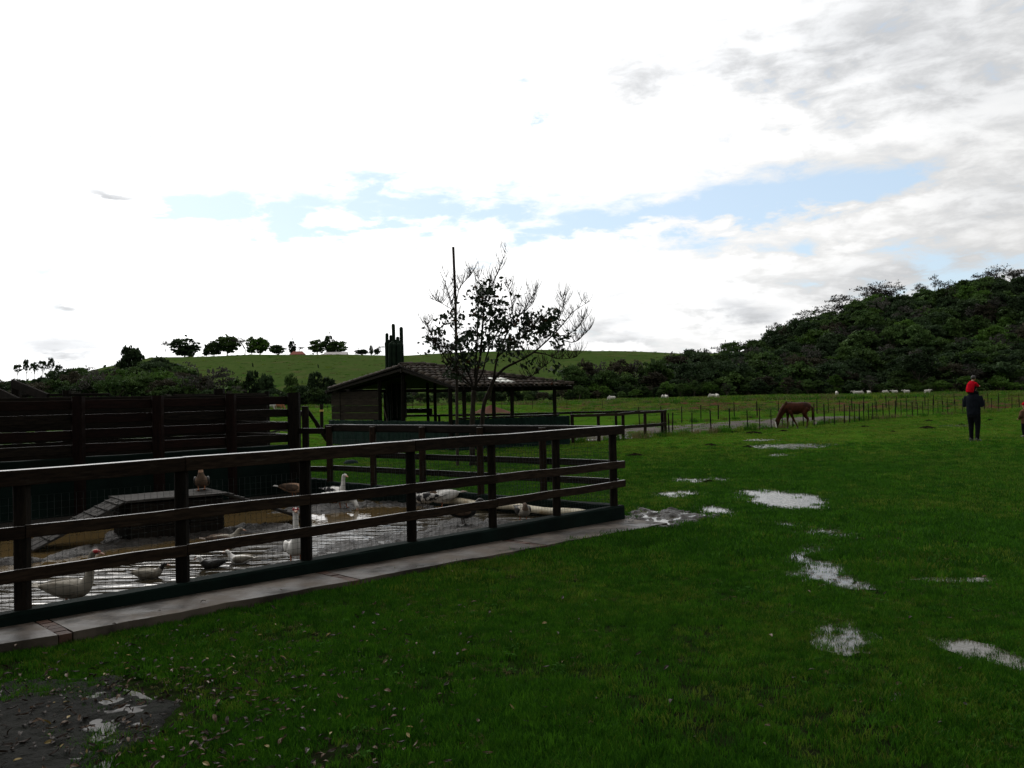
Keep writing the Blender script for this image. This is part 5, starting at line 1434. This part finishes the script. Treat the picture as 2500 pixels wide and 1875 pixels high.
def adult(label, loc, rz):
    """standing, facing local +x, hands raised to the chest holding a child's legs"""
    t = thing('person', label, 'person', loc, rz)
    b = MB()
    b.loft([(0, 0, .86, .13, .09), (0, 0, .98, .16, .11), (0, 0, 1.12, .14, .10), (0, 0, 1.30, .17, .115), (0, 0, 1.42, .16, .10), (0, 0, 1.47, .07, .065), (.015, 0, 1.56, .055, .055)], 12)
    head_parts(b, (.03, 0, 1.63), (1, 0, 0))
    legs = {-1: [(0, -.09, .92), (.03, -.10, .50), (-.02, -.10, .09)], 1: [(0, .09, .92), (.05, .11, .50), (.06, .12, .09)]}
    for sd in (-1, 1): b.tube(legs[sd], [.085, .055, .04], 8); q = Vector(legs[sd][2]); b.tube([q, q + Vector((.06, 0, -.05)), q + Vector((.17, 0, -.06))], [.04, .035, .025], 6)
    arms = {}
    for sd in (-1, 1):
        A = [(0, sd * .185, 1.40), (-.02, sd * .27, 1.12), (.20, sd * .17, 1.30)]; arms[sd] = A
        b.tube(A, [.05, .04, .028], 8); hand(b, A[2], (.25, -sd * .25, .6))
    body = remeshed(b, 'body', M['skin'], .014, 2, t)
    j = MB()
    j.loft([(0, 0, .83, .19, .14), (0, 0, .95, .205, .15), (0, 0, 1.15, .205, .155), (0, 0, 1.32, .22, .155), (0, 0, 1.42, .19, .13), (-.01, 0, 1.485, .10, .10)], 14)
    for sd in (-1, 1):
        A = arms[sd]; j.tube([A[0], (-.01, sd * .24, 1.26), A[1], (.1, sd * .225, 1.20), (.17, sd * .185, 1.275)], [.085, .08, .07, .062, .052], 10)
    j.ball((-.03, 0, 1.52), (.115, .12, .09), 10, 7)
    remeshed(j, 'jacket', M['navy'], .016, 3, t)
    tr = MB()
    tr.loft([(0, 0, .74, .17, .12), (0, 0, .88, .185, .135), (0, 0, 1.0, .17, .12)], 12)
    for sd in (-1, 1):
        q = [Vector(v) for v in legs[sd]]; tr.tube([q[0] + Vector((0, 0, -.04)), q[0].lerp(q[1], .5), q[1], q[1].lerp(q[2], .5), q[2]], [.115, .10, .078, .066, .060], 10)
    remeshed(tr, 'trousers', M['trouser'], .016, 3, t)
    for sd in (-1, 1):
        q = Vector(legs[sd][2]); q.z = 0
        s_ = MB(); s_.loft([(q.x - .07, q.y, .07, .035, .05), (q.x - .02, q.y, .08, .045, .07), (q.x + .08, q.y, .055, .05, .045), (q.x + .19, q.y, .045, .035, .025)], 10)
        so = s_.build('shoe', M['shoe'], t, True)
        z_ = MB(); z_.loft([(q.x - .09, q.y, .014, .03, .014), (q.x, q.y, .014, .048, .014), (q.x + .12, q.y, .014, .054, .014), (q.x + .21, q.y, .018, .03, .013)], 8)
        z_.build('sole', M['sole'], so, True)
    hr = MB(); hr.ball((.012, 0, 1.655), (.09, .088, .105), 12, 8); hr.build('hood', M['navy'], t, True)
    return t
pq = gp(2379, 1079)
adult('person in dark jacket and black trousers carrying a child on the shoulders', (pq.x, pq.y, 0), R(35))

def child_on_shoulders(label, loc, rz):
    t = thing('person', label, 'person', loc, rz)
    b = MB()
    b.loft([(-.06, 0, .0, .11, .09), (-.05, 0, .10, .10, .08), (.0, 0, .24, .11, .08), (.05, 0, .33, .10, .07), (.07, 0, .38, .04, .04), (.09, 0, .42, .035, .035)], 12)
    head_parts(b, (.12, 0, .47), (1, 0, -.1), .85)
    for sd in (-1, 1):
        b.tube([(-.03, sd * .07, .0), (.12, sd * .12, -.03), (.17, sd * .11, -.18), (.18, sd * .10, -.30)], [.06, .05, .04, .03], 8); b.tube([(.18, sd * .10, -.30), (.25, sd * .10, -.33)], [.028, .02], 6)
        b.tube([(.05, sd * .11, .31), (.13, sd * .15, .20), (.23, sd * .08, .20)], [.04, .03, .024], 8); hand(b, (.23, sd * .08, .20), (1, -sd * .2, -.1), .75)
    remeshed(b, 'body', M['skin'], .012, 2, t)
    j = MB(); j.loft([(-.07, 0, -.02, .14, .12), (-.06, 0, .10, .14, .115), (-.01, 0, .24, .145, .11), (.045, 0, .33, .12, .09), (.06, 0, .375, .07, .065)], 12)
    for sd in (-1, 1): j.tube([(.045, sd * .11, .31), (.13, sd * .155, .20), (.215, sd * .09, .20)], [.062, .052, .042], 8)
    remeshed(j, 'jacket', M['redcloth'], .014, 3, t)
    tr = MB()
    for sd in (-1, 1): tr.tube([(-.03, sd * .07, -.01), (.12, sd * .12, -.03), (.17, sd * .11, -.18), (.18, sd * .10, -.27)], [.08, .068, .055, .045], 8)
    remeshed(tr, 'trousers', M['trouser'], .014, 2, t)
    for sd in (-1, 1): MB().loft([(.15, sd * .10, -.32, .03, .03), (.22, sd * .10, -.335, .035, .03), (.29, sd * .10, -.34, .025, .018)], 8).build('shoe', M['shoe'], t, True)
    hr = MB(); hr.ball((.108, 0, .495), (.082, .078, .085), 12, 8); hr.build('hair', M['hair'], t, True)
    return t
child_on_shoulders('small child in bright red jacket sitting on the shoulders of the person in black', (pq.x - .05, pq.y, 1.54), R(20)).scale = (.88, .88, .88)

def child(label, loc, rz):
    t = thing('person', label, 'person', loc, rz)
    b = MB()
    b.loft([(0, 0, .50, .10, .07), (0, 0, .62, .11, .08), (0, 0, .80, .115, .08), (0, 0, .90, .10, .07), (0, 0, .94, .045, .045), (.01, 0, .98, .04, .04)], 12)
    head_parts(b, (.02, 0, 1.05), (1, 0, 0), .9)
    for sd in (-1, 1):
        b.tube([(0, sd * .06, .54), (.02, sd * .07, .29), (-.01, sd * .075, .07)], [.062, .042, .03], 8); b.tube([(-.01, sd * .075, .06), (.10, sd * .075, .03)], [.03, .022], 6)
        b.tube([(0, sd * .12, .87), (-.02, sd * .20, .70), (.10, sd * .16, .60)], [.036, .03, .022], 8); hand(b, (.10, sd * .16, .60), (.8, 0, -.3), .75)
    remeshed(b, 'body', M['skin'], .012, 2, t)
    j = MB(); j.loft([(0, 0, .46, .15, .11), (0, 0, .62, .15, .115), (0, 0, .80, .15, .11), (0, 0, .90, .12, .09), (0, 0, .945, .07, .07)], 12)
    for sd in (-1, 1): j.tube([(0, sd * .12, .87), (-.02, sd * .205, .70), (.08, sd * .165, .615)], [.06, .055, .042], 8)
    remeshed(j, 'jacket', M['tan'], .014, 3, t)
    tr = MB(); tr.loft([(0, 0, .44, .12, .09), (0, 0, .56, .12, .09)], 10)
    for sd in (-1, 1): tr.tube([(0, sd * .06, .50), (.02, sd * .07, .29), (-.01, sd * .075, .08)], [.085, .062, .05], 8)
    remeshed(tr, 'trousers', M['trouser'], .014, 2, t)
    for sd in (-1, 1): MB().loft([(-.05, sd * .075, .04, .03, .035), (.03, sd * .075, .035, .04, .035), (.13, sd * .075, .03, .025, .02)], 8).build('shoe', M['shoe'], t, True)
    c = MB(); c.ball((.015, 0, 1.09), (.085, .082, .08), 12, 8); c.loft([(.06, 0, 1.10, .06, .012), (.15, 0, 1.09, .05, .006)], 8); c.build('cap', M['redcloth'], t, True)
    return t
cq = gp(2505, 1068)
child('child in brown jacket and red cap cut off by the right edge of the picture', (cq.x, cq.y, 0), R(100))

# =================================================================== PUDDLES, GRASS, LEAVES
PUD = [  # px, py, half width, half height, how bare (1 = open water), tilt
 (1722, 1172, 80, 7, .8, .01), (1663, 1207, 56, 9, .95, 0), (1905, 1219, 105, 19, 1.25, .10), (1746, 1246, 44, 9, 1.2, .10), (1920, 1282, 46, 6, .85, .12), (2010, 1303, 64, 11, .8, .05),
 (1966, 1350, 50, 13, .75, -.25), (2000, 1381, 62, 12, .75, .12), (2030, 1414, 80, 15, .85, .16), (2056, 1556, 62, 33, .52, .2), (2385, 1592, 78, 17, .85, .22), (2359, 1418, 90, 4, .6, .0),
 (2187, 1706, 30, 9, .25, .1), (1932, 1090, 74, 5, .8, -.02), (1905, 1112, 24, 2.5, .8, 0), (1860, 1075, 30, 2, .6, 0), (2480, 1625, 30, 10, .6, .2), (2350, 1040, 40, 2, .5, 0)]
def pud_field(px, py, P):
    m = np.zeros(len(px)); wob = (vnoise(P, 1.7, 11) - .5) * .9 + (vnoise(P, 6, 12) - .5) * .8
    for x, y, a, b, o_, tl in PUD:
        dx = px - x; dy = py - y - tl * dx
        r = np.sqrt((dx / a) ** 2 + (dy / b) ** 2) + wob * .55
        m = np.maximum(m, min(1.3, o_ * 1.0) * sstep((1.4 - r) / .75))
    spk = vnoise(P, 11, 13)
    return np.where(m > 1.0, m, m * (.62 + .5 * (spk > .5)))
for zi, (x, y, a, b, o_, tl) in enumerate(PUD):
    k = 40; pts = []
    for i in range(k):
        th = 2 * PI * i / k; rr = 1.45 + .16 * math.sin(th * 3 + x) + .1 * math.sin(th * 7 + y)
        dx = a * rr * math.cos(th); q = gp(x + dx, y + b * rr * math.sin(th) + tl * dx, 0); pts.append((q.x, q.y, .006 + zi * .0004))
    c = gp(x, y); mb = MB(); mb.add([(c.x, c.y, .006 + zi * .0004)] + pts, [(0, (i + 1) % k + 1, i + 1) for i in range(k)])
    tag(mb.build('puddle', M['puddle']), kind='structure')
M['shallow'] = water_mat('shallow_dark_water', (.022, .019, .017), .35, 14, (1, 1, 1), rough=.4)
# mud at the end of the path and bare wet ground at the lower left
ME = W2([(1528, 1262), (1560, 1244), (1640, 1247), (1720, 1254), (1762, 1262), (1740, 1272), (1670, 1286), (1620, 1292), (1560, 1290), (1530, 1284)])
xs, ys = np.meshgrid(np.arange(ME[:, 0].min() - .2, ME[:, 0].max() + .3, .028), np.arange(ME[:, 1].min() - .3, ME[:, 1].max() + .4, .028))
Pm = np.stack([xs.ravel(), ys.ravel()], 1); sdm = sdist(Pm, ME) + (vnoise(Pm, 6, 51) - .5) * .25
hm_ = -.03 + .045 * sstep((sdm + .22) / .3) + ((vnoise(Pm, 9, 52) - .5) * .06 + (vnoise(Pm, 19, 53) - .5) * .05) * (sdm > -.2)
n_ = xs.shape[1]; a = np.arange(len(Pm)).reshape(xs.shape)[:-1, :-1].ravel()
tag(link('mud', fast_mesh('mud', np.column_stack([Pm, hm_]), np.stack([a, a + 1, a + n_ + 1, a + n_], 1), M['mud'], smooth_=True)), kind='structure')
sheet('puddle', [(1530, 1266), (1560, 1250), (1640, 1252), (1715, 1257), (1735, 1264), (1680, 1278), (1620, 1285), (1560, 1286), (1532, 1282)], M['puddle'], .0135, .03, .15)
BM = [(-200, 1668), (120, 1660), (230, 1668), (300, 1690), (400, 1705), (440, 1735), (370, 1790), (310, 1850), (260, 1960), (-200, 2100)]
BW = W2(BM); PWp = W2([(215, 1690), (262, 1686), (330, 1700), (362, 1716), (330, 1740), (300, 1760), (345, 1778), (330, 1800), (270, 1830), (255, 1880), (190, 1915), (150, 1880), (165, 1820), (140, 1790), (185, 1760), (200, 1725)])
xs, ys = np.meshgrid(np.arange(BW[:, 0].min() - .1, BW[:, 0].max() + .3, .02), np.arange(BW[:, 1].min() - .1, BW[:, 1].max() + .35, .02))
Pm = np.stack([xs.ravel(), ys.ravel()], 1); sdm = sdist(Pm, BW) + (vnoise(Pm, 3, 71) - .5) * .35 + (vnoise(Pm, 9, 74) - .5) * .12
pdm = sdist(Pm, PWp) + (vnoise(Pm, 5, 75) - .5) * .16 + (vnoise(Pm, 14, 76) - .5) * .07
hm_ = -.012 + .030 * sstep((sdm + .06) / .16) + ((vnoise(Pm, 12, 72) - .5) * .014 + (vnoise(Pm, 26, 73) - .5) * .012) * (sdm > -.05) - .009 * sstep((pdm + .05) / .14)
n_ = xs.shape[1]; a = np.arange(len(Pm)).reshape(xs.shape)[:-1, :-1].ravel()
tag(link('mud_patch', fast_mesh('mud_patch', np.column_stack([Pm, hm_]), np.stack([a, a + 1, a + n_ + 1, a + n_], 1), M['bare_mud'], smooth_=True)), kind='structure')
sheet('puddle', [(200, 1682), (262, 1676), (340, 1694), (378, 1714), (345, 1742), (325, 1760), (360, 1778), (340, 1806), (285, 1836), (265, 1885), (190, 1925), (135, 1885), (150, 1820), (125, 1790), (170, 1756), (188, 1722)], M['shallow'], .0085)

def tuft(name, nb, hgt, rad, wid, mat, seed, lean=.5):
    r = np.random.default_rng(seed); V, Q = [], []
    for i in range(nb):
        a = r.uniform(0, 6.28); d = rad * math.sqrt(r.random()); x, y = d * math.cos(a), d * math.sin(a); b = r.uniform(0, 6.28); w = wid * r.uniform(.6, 1.2) / 2
        H = hgt * r.uniform(.5, 1.15); ln = H * lean * r.uniform(.3, 1.4); c = r.uniform(0, 6.28); k = len(V)
        ux, uy = math.cos(b) * w, math.sin(b) * w; lx, ly = math.cos(c) * ln, math.sin(c) * ln
        V += [(x - ux, y - uy, -.004), (x + ux, y + uy, -.004), (x + ux * .8 + lx * .35, y + uy * .8 + ly * .35, H * .6), (x - ux * .8 + lx * .35, y - uy * .8 + ly * .35, H * .6),
              (x + ux * .15 + lx, y + uy * .15 + ly, H), (x - ux * .15 + lx, y - uy * .15 + ly, H)]
        Q += [(k, k + 1, k + 2, k + 3), (k + 3, k + 2, k + 4, k + 5)]
    return fast_mesh(name, V, Q, mat)
def grass_mat(name, a, b): return pmat(name, a, b, 3, .6, 0, rnd=.35, trans=.35, spec=.06, coord='Object', lo=.3, hi=.7)
M['g1'] = grass_mat('grass_blade', (.036, .118, .006), (.053, .150, .009)); M['g2'] = grass_mat('yellowish_grass_blade', (.082, .140, .012), (.105, .150, .020))
M['g3'] = grass_mat('deep_grass_blade', (.016, .066, .004), (.025, .085, .006)); M['g4'] = grass_mat('dry_grass_blade', (.12, .10, .045), (.09, .09, .03))
near_p = [proto('tuft', tuft('tuft', 28, .036, .05, .0038, M['g1' if i % 2 else 'g3'], i)) for i in range(4)] + [proto('tuft', tuft('tuft', 22, .033, .05, .0036, M['g2'], 9))]
mid_p = [proto('tuft', tuft('tuft', 34, .045, .13, .009, M['g1' if i % 2 else 'g3'], 20 + i)) for i in range(3)] + [proto('tuft', tuft('tuft', 28, .04, .13, .009, M['g2'], 29))]
far_p = [proto('tuft', tuft('tuft', 40, .06, .38, .028, M['g1' if i % 2 else 'g2'], 40 + i)) for i in range(3)]
tall_p = [proto('tuft', tuft('tuft', 50, .32, .30, .02, M[m_], 50 + i, .4)) for i, m_ in enumerate(('g1', 'g2', 'g4', 'g3'))]

pen_poly = np.array([[q.x, q.y] for q in (L0 - U * 4 - N * .01, C0 + U * .06 - N * .01, C0 + U * .06 + dS * .05, B0 + dS * .15 + Vector((-.1, .2, 0)), E0 + N * .15, E0 - U * 12 + N * .15)])
def lawn(name, y0, y1, dens, protos, label, pud_keep=0.0, hs=(.75, 1.25), margin=1.06, extra=None, fade=(0, 0)):
    area = margin * 1.19 * (y1 * y1 - y0 * y0) / 2; n = int(area * dens)
    y = np.sqrt(rng.uniform(y0 * y0, y1 * y1, n)); x = (rng.uniform(-.5, .5, n) * 1.19 * margin) * y
    P = np.stack([x, y], 1); px, py = proj(x, y, 0 * x)
    pf = pud_field(px, py, P)
    keep = rng.random(n) > np.clip(pf * 1.0, 0, .992)
    k1 = fade[0] and sstep((y - y0) / fade[0]) if fade[0] else 1.0
    k2 = 1 - sstep((y - (y1 - fade[1])) / fade[1]) if fade[1] else 1.0
    keep &= rng.random(n) < k1 * k2
    keep &= ~(sdist(P, pen_poly) > -.0)
    # the path strip
    r_ = P - np.array([L0.x, L0.y]); u = r_ @ np.array([U.x, U.y]); v = r_ @ np.array([N.x, N.y])
    pw = .50 + .14 * (u / LF) + .012 * np.sin(u * 3.1) + .01 * np.sin(u * 7.7)
    edge = (vnoise(P, 9, 21) - .5) * .10
    keep &= ~((v < .05) & (v > -(.035 + pw) + .015 + edge) & (u < LF + .10 + edge))
    # mud at the path end, bare patch lower left
    me_ = W2([(1526, 1262), (1560, 1244), (1640, 1247), (1720, 1254), (1760, 1262), (1740, 1272), (1670, 1286), (1620, 1294), (1560, 1300), (1520, 1302)])
    keep &= ~((sdist(P, me_) + (vnoise(P, 7, 22) - .5) * .25) > .02)
    bm = sdist(P, W2(BM)) + (vnoise(P, 2.2, 23) - .5) * .9 + (vnoise(P, 8, 24) - .5) * .35
    keep &= rng.random(n) > sstep((bm + .35) / .6) * .985
    # worn trodden zone towards the lower left
    worn = sstep((720 - px) / 700) * sstep((py - 1560) / 260) * .55 * (vnoise(P, 1.6, 25) > .42)
    keep &= rng.random(n) > worn
    bald = sstep((vnoise(P, 1.3, 41) * .6 + vnoise(P, 4.3, 42) * .4 - .53) / .12)
    keep &= rng.random(n) > bald * np.interp(y, [3, 9, 16], [.75, .55, .22])
    trk = W2([(1370, 1080), (1505, 1075), (1600, 1064), (1480, 1058), (1380, 1062)]); keep &= ~(sdist(P, trk) > 0)
    if extra is not None: keep &= extra(P)
    P = P[keep]; n = len(P)
    hn = .62 + .75 * (vnoise(P, .9, 26) * .5 + vnoise(P, 3.5, 29) * .5)
    s = rng.uniform(*hs, n) * hn * (1 - .45 * np.clip(pf[keep] * 1.3, 0, 1))
    rot = np.stack([rng.normal(0, .1, n), rng.normal(0, .1, n), rng.uniform(0, 6.28, n)], 1)
    tone = vnoise(P, .5, 27) * .6 + vnoise(P, 2.1, 28) * .4
    K_ = len(protos); idx = np.where(rng.random(n) < np.clip((tone - .35) * 1.2, .03, .6), K_ - 1, rng.integers(0, K_ - 1, n))
    return scatter(name, np.column_stack([P, np.zeros(n)]), rot, np.stack([s * rng.uniform(.9, 1.2, n), s * rng.uniform(.9, 1.2, n), s], 1), protos, label, 'grass', idx)
lawn('grass', 3.2, 10, 1150, near_p, 'short wet green grass of the lawn in the foreground', fade=(0, 3.5))
lawn('grass', 6.5, 30, 260, mid_p, 'short green grass of the lawn between the duck pen and the puddles', fade=(3.5, 20))
def before_fence(P):
    f = [K, g2(1640, 35.8), g2(1824, 37.6), g2(1960, 41), g2(2060, 43.5), g2(2140, 49), g2(2312, 58), g2(2470, 63), g2(2700, 70)]
    yy = np.interp(P[:, 0], [-9, 2.1] + [q.x for q in f], [36, 36] + [q.y for q in f])
    sh_ = np.array([[q.x, q.y] for q in (Fs, Rs, Rs + (Ls - Fs), Ls)])
    return (P[:, 1] < yy) & ~(sdist(P, sh_) > -.1)
lawn('grass', 14, 64, 9, far_p, 'green grass of the far part of the lawn up to the wire fence', hs=(.4, .8), extra=before_fence, fade=(16, 0))

# taller weeds along the fences and in the meadow
pts = []
for A, B, n in ((K, g2(1824, 37.6), 60), (g2(1824, 37.6), g2(2140, 49), 90), (g2(2140, 49), g2(2700, 70), 90), (Vector((2.1, 30.2, 0)), K, 40), (g2(1560, 46), g2(1900, 59), 60), (g2(1900, 59), g2(2600, 100), 90)):
    for i in range(n):
        k = random.random(); q = A.lerp(B, k); pts.append((q.x + random.gauss(0, .25), q.y + random.gauss(0, .25), 0))
pts = np.array(pts); n = len(pts); s = rng.uniform(.25, .95, n)
scatter('weeds', pts, np.stack([0 * s, 0 * s, rng.uniform(0, 6, n)], 1), np.stack([s, s, s], 1), tall_p, 'taller weeds growing along the fence posts', 'weeds')
n = 9000; y = rng.uniform(36, 165, n); x = rng.uniform(-.72, .8, n) * y; P_ = np.stack([x, y], 1)
ok = ~before_fence(P_) & (sdist(P_, np.array([[q.x, q.y] for q in (Fs, Rs, Rs + (Ls - Fs), Ls)])) < .3) & (vnoise(P_, .12, 45) * .5 + vnoise(P_, .5, 46) * .5 > .42)
x, y = x[ok], y[ok]; n = len(x); s = rng.uniform(.15, .6, n) * (y / 60 + .4)
scatter('pasture_grass', np.stack([x, y, 0 * x], 1), np.stack([0 * s, 0 * s, rng.uniform(0, 6, n)], 1), np.stack([s * 1.8, s * 1.8, s * .5], 1), tall_p[:2], 'uneven green grass of the pasture beyond the wire fence', 'grass')
n = 9000; y = rng.uniform(150, 283, n); x = rng.uniform(-.72, .75, n) * y
px, py = proj(x, y, 0 * x); ok = (py < np.interp(px, [0, 600, 1200, 1360, 1900, 2500], [1010, 999, 988, 990, 979, 968]))
x, y = x[ok], y[ok]; n = len(x); s = rng.uniform(1.0, 3.2, n) * (.5 + vnoise(np.stack([x, y], 1), .06, 31))
scatter('meadow_grass', np.stack([x, y, 0 * x], 1), np.stack([0 * s, 0 * s, rng.uniform(0, 6, n)], 1), np.stack([s * 1.6, s * 1.6, s * .8], 1), tall_p, 'tall rough grass and weeds of the far meadow around the white cattle', 'grass')
n = 900; px = rng.uniform(1340, 2600, n); py = rng.uniform(968, 1006, n); P3 = [gp(a, b) for a, b in zip(px, py)]
P3 = np.array([(q.x, q.y, 0) for q in P3]); s = rng.uniform(.3, 1.2, n)
scatter('weeds', P3, np.stack([0 * s, 0 * s, rng.uniform(0, 6, n)], 1), np.stack([s * 2, s * 2, s * .8], 1), tall_p, 'scattered weeds on the ploughed brown strip behind the fences', 'weeds')

# dark clods on the lawn
clod = [(1550, 1114, .34, 'mound beside the corner of the duck pen'), (1911, 1053, .26, 'clod just below the head of the grazing horse'), (1839, 1059, .40, 'flat clod near the fence left of the horse'), (1794, 1056, .3, 'clod near the wire fence far left of the horse'),
        (2263, 1046, .42, 'low clod left of the person'), (2180, 1055, .24, 'small clod halfway between the horse and the person'), (2347, 1037, .24, 'small clod just left of the person'), (2268, 1028, .3, 'clod near the wire fence left of the person'),
        (2310, 1025, .24, 'tiny clod near the wire fence'), (2418, 1026, .24, 'small clod right of the person'), (1735, 1088, .30, 'faint clod on the lawn below the fence corner'), (1826, 1092, .25, 'small clod left of the far puddle'),
        (1730, 1178, .2, 'low clod by the leftmost puddle'), (2110, 1042, .26, 'brown clod right of the horse')]
for i, (px, py, w, lb) in enumerate(clod):
    q = gp(px, py); mb = MB(); rd = random.Random(i); vs, fs = [], []
    for a in range(5):
        for j in range(10):
            th = 2 * PI * j / 10; rr = (1 - (a / 4) ** 1.6) * w * .8 * (1 + .3 * math.sin(th * 2 + i) + rd.uniform(-.12, .12)) + .01
            vs.append((rr * math.cos(th), rr * .7 * math.sin(th), -.01 + w * .28 * (a / 4) ** .8 + rd.uniform(-.01, .01)))
    for a in range(4):
        for j in range(10): fs.append((a * 10 + j, a * 10 + (j + 1) % 10, a * 10 + 10 + (j + 1) % 10, a * 10 + 10 + j))
    fs.append(tuple(40 + j for j in range(10)))
    o = mb.add(vs, fs).build('dirt_clod', M['mud_clod'], None, True, (q.x, q.y, 0)); tag(o, 'dark ' + lb, 'dirt clod', 'dark clods scattered over the lawn')

# fallen leaves
M['fl1'] = pmat('fallen_leaf', (.13, .08, .045), (.06, .034, .02), 30, .5, rnd=0, spec=.3); M['fl2'] = pmat('yellow_fallen_leaf', (.26, .19, .05), (.18, .12, .03), 30, .5); M['fl3'] = pmat('dark_fallen_leaf', (.035, .022, .014), (.018, .012, .009), 30, .45, spec=.25)
def leaf_mesh(mat, seed):
    r = random.Random(seed); mb = MB(); L, Wd = .034, .014; c = r.uniform(-.010, .014); vs = []
    for i in range(5):
        k = i / 4; w = Wd * math.sin(PI * (k * .9 + .06)); x = -L + 2 * L * k; z = c * math.sin(PI * k) + .004
        vs += [(x, -w, z + .005), (x, 0, z - .002), (x, w, z + .006)]
    fs = []
    for i in range(4): a = i * 3; fs += [(a, a + 1, a + 4, a + 3), (a + 1, a + 2, a + 5, a + 4)]
    return mb.add(vs, fs).mesh('leaf', mat)
lp = [proto('leaf', leaf_mesh(M[m_], i)) for i, m_ in enumerate(('fl1', 'fl1', 'fl3', 'fl3', 'fl3', 'fl2'))]
pts = []
while len(pts) < 950:
    px, py = random.uniform(-20, 2520), random.uniform(1400, 1900)
    dl = math.hypot((px - 330) / 520, (py - 1740) / 170); pr = math.exp(-dl * dl) * 1.0 + .28 * math.exp(-((px - 700) / 520) ** 2 - ((py - 1590) / 120) ** 2) + .018
    if random.random() > pr: continue
    q = gp(px, py)
    if abs(q.x) > 6 or q.y > 9.5: continue
    r_ = q - L0
    if r_.dot(N) > -.75 and random.random() > .15: continue
    if r_.dot(N) > -.06: continue
    on = r_.dot(N) > -.68
    pts.append((q.x, q.y, .085 if on else random.uniform(.016, .036)))
pts = np.array(pts); n = len(pts); s = rng.uniform(.3, .8, n)
scatter('fallen_leaves', pts, np.stack([rng.normal(0, .35, n), rng.normal(0, .35, n), rng.uniform(0, 6.28, n)], 1), np.stack([s, s, s], 1), lp, 'small brown and yellow fallen leaves strewn over the grass and mud at the lower left', 'leaves', rng.choice(6, n, p=[.16, .12, .26, .2, .2, .06]))
# weed at the foot of the fence
for o in list(COL.objects):
    if o.type == 'MESH' and o.name.startswith(('body_raw',)): o.name = 'body'

# small dark tussocks on the grassy hill
n = 900; y = rng.uniform(345, 640, n); x = (rng.uniform(300, 1700, n) - 1250) / F * y
s = rng.uniform(.5, 1.9, n); z = hill_h(x, y) - .35
scatter('tussocks', np.stack([x, y, z], 1), np.stack([0 * s, 0 * s, rng.uniform(0, 6, n)], 1), np.stack([s * 3.2, s * 3.2, s * 1.6], 1), tall_p[:3], 'small tussocks dotted over the grassy hill', 'grass')

# unseen tree, suggested by the fallen leaves, added to shade the lower left
bt = thing('added_shade_tree', 'large unseen leafy tree added behind the viewpoint to shade the lower left lawn', 'tree', (-3.2, -1.4, 0))
tm = trunk_mesh('trunk', 6.5, .26, 7, 3.2, 9, M['bark']); link('trunk', tm, bt)
cm = crown_mesh('crown', M['fol_dark'], rx=7.2, rz=2.6, zc=8.4, nc=110, nq=150, leaf=.19, cr=1.35, core=500, seed=321); link('crown', cm, bt)

# weeds and dead tufts in the foreground turf
def rosette(mat, seed, n=8, L=.05, w=.016, lift=.35):
    r = random.Random(seed); mb = MB()
    for i in range(n):
        a = i * 2.4 + r.uniform(-.3, .3); l = L * r.uniform(.6, 1.2); d = Vector((math.cos(a), math.sin(a), 0)); q = Vector((-d.y, d.x, 0)); z1, z2 = l * lift * r.uniform(.5, 1.3), l * lift * r.uniform(.3, 1.1)
        mb.add([d * .003, d * l * .5 + q * w * .5 + Vector((0, 0, z1)), d * l + Vector((0, 0, z2)), d * l * .5 - q * w * .5 + Vector((0, 0, z1))], [(0, 1, 2, 3)])
    return mb.mesh('weed', mat)
M['weed'] = pmat('broad_weed_leaf', (.022, .075, .008), (.034, .095, .012), 20, .8, rnd=.3, spec=.02, trans=.2); M['dead'] = pmat('dead_grass', (.10, .075, .035), (.06, .045, .022), 10, .8, rnd=.3, spec=.05)
wp_ = [proto('weed', rosette(M['weed'], i, 8 + i, .055, .02, .5)) for i in range(3)] + [proto('weed', rosette(M['dead'], 9 + i, 16, .06, .004, .35)) for i in range(2)]
n = 5200; y = np.sqrt(rng.uniform(11, 144, n)); x = rng.uniform(-.62, .62, n) * y; P_ = np.stack([x, y], 1)
cl_ = vnoise(P_, .9, 61) * .6 + vnoise(P_, 3.2, 62) * .4
r_ = P_ - np.array([L0.x, L0.y]); v = r_ @ np.array([N.x, N.y]); u = r_ @ np.array([U.x, U.y])
ok = (cl_ > .48) & ~((v > -.75) & (u < LF + .5)) & (sdist(P_, W2(BM)) < .1)
P_ = P_[ok]; n = len(P_); s = rng.uniform(.4, .9, n)
scatter('weeds', np.column_stack([P_, np.full(n, .008)]), np.stack([rng.normal(0, .15, n), rng.normal(0, .15, n), rng.uniform(0, 6.28, n)], 1), np.stack([s, s, s], 1), wp_, 'small broad leaved weeds and dead tufts in the foreground grass', 'weeds', rng.choice(5, n, p=[.10, .10, .10, .35, .35]))
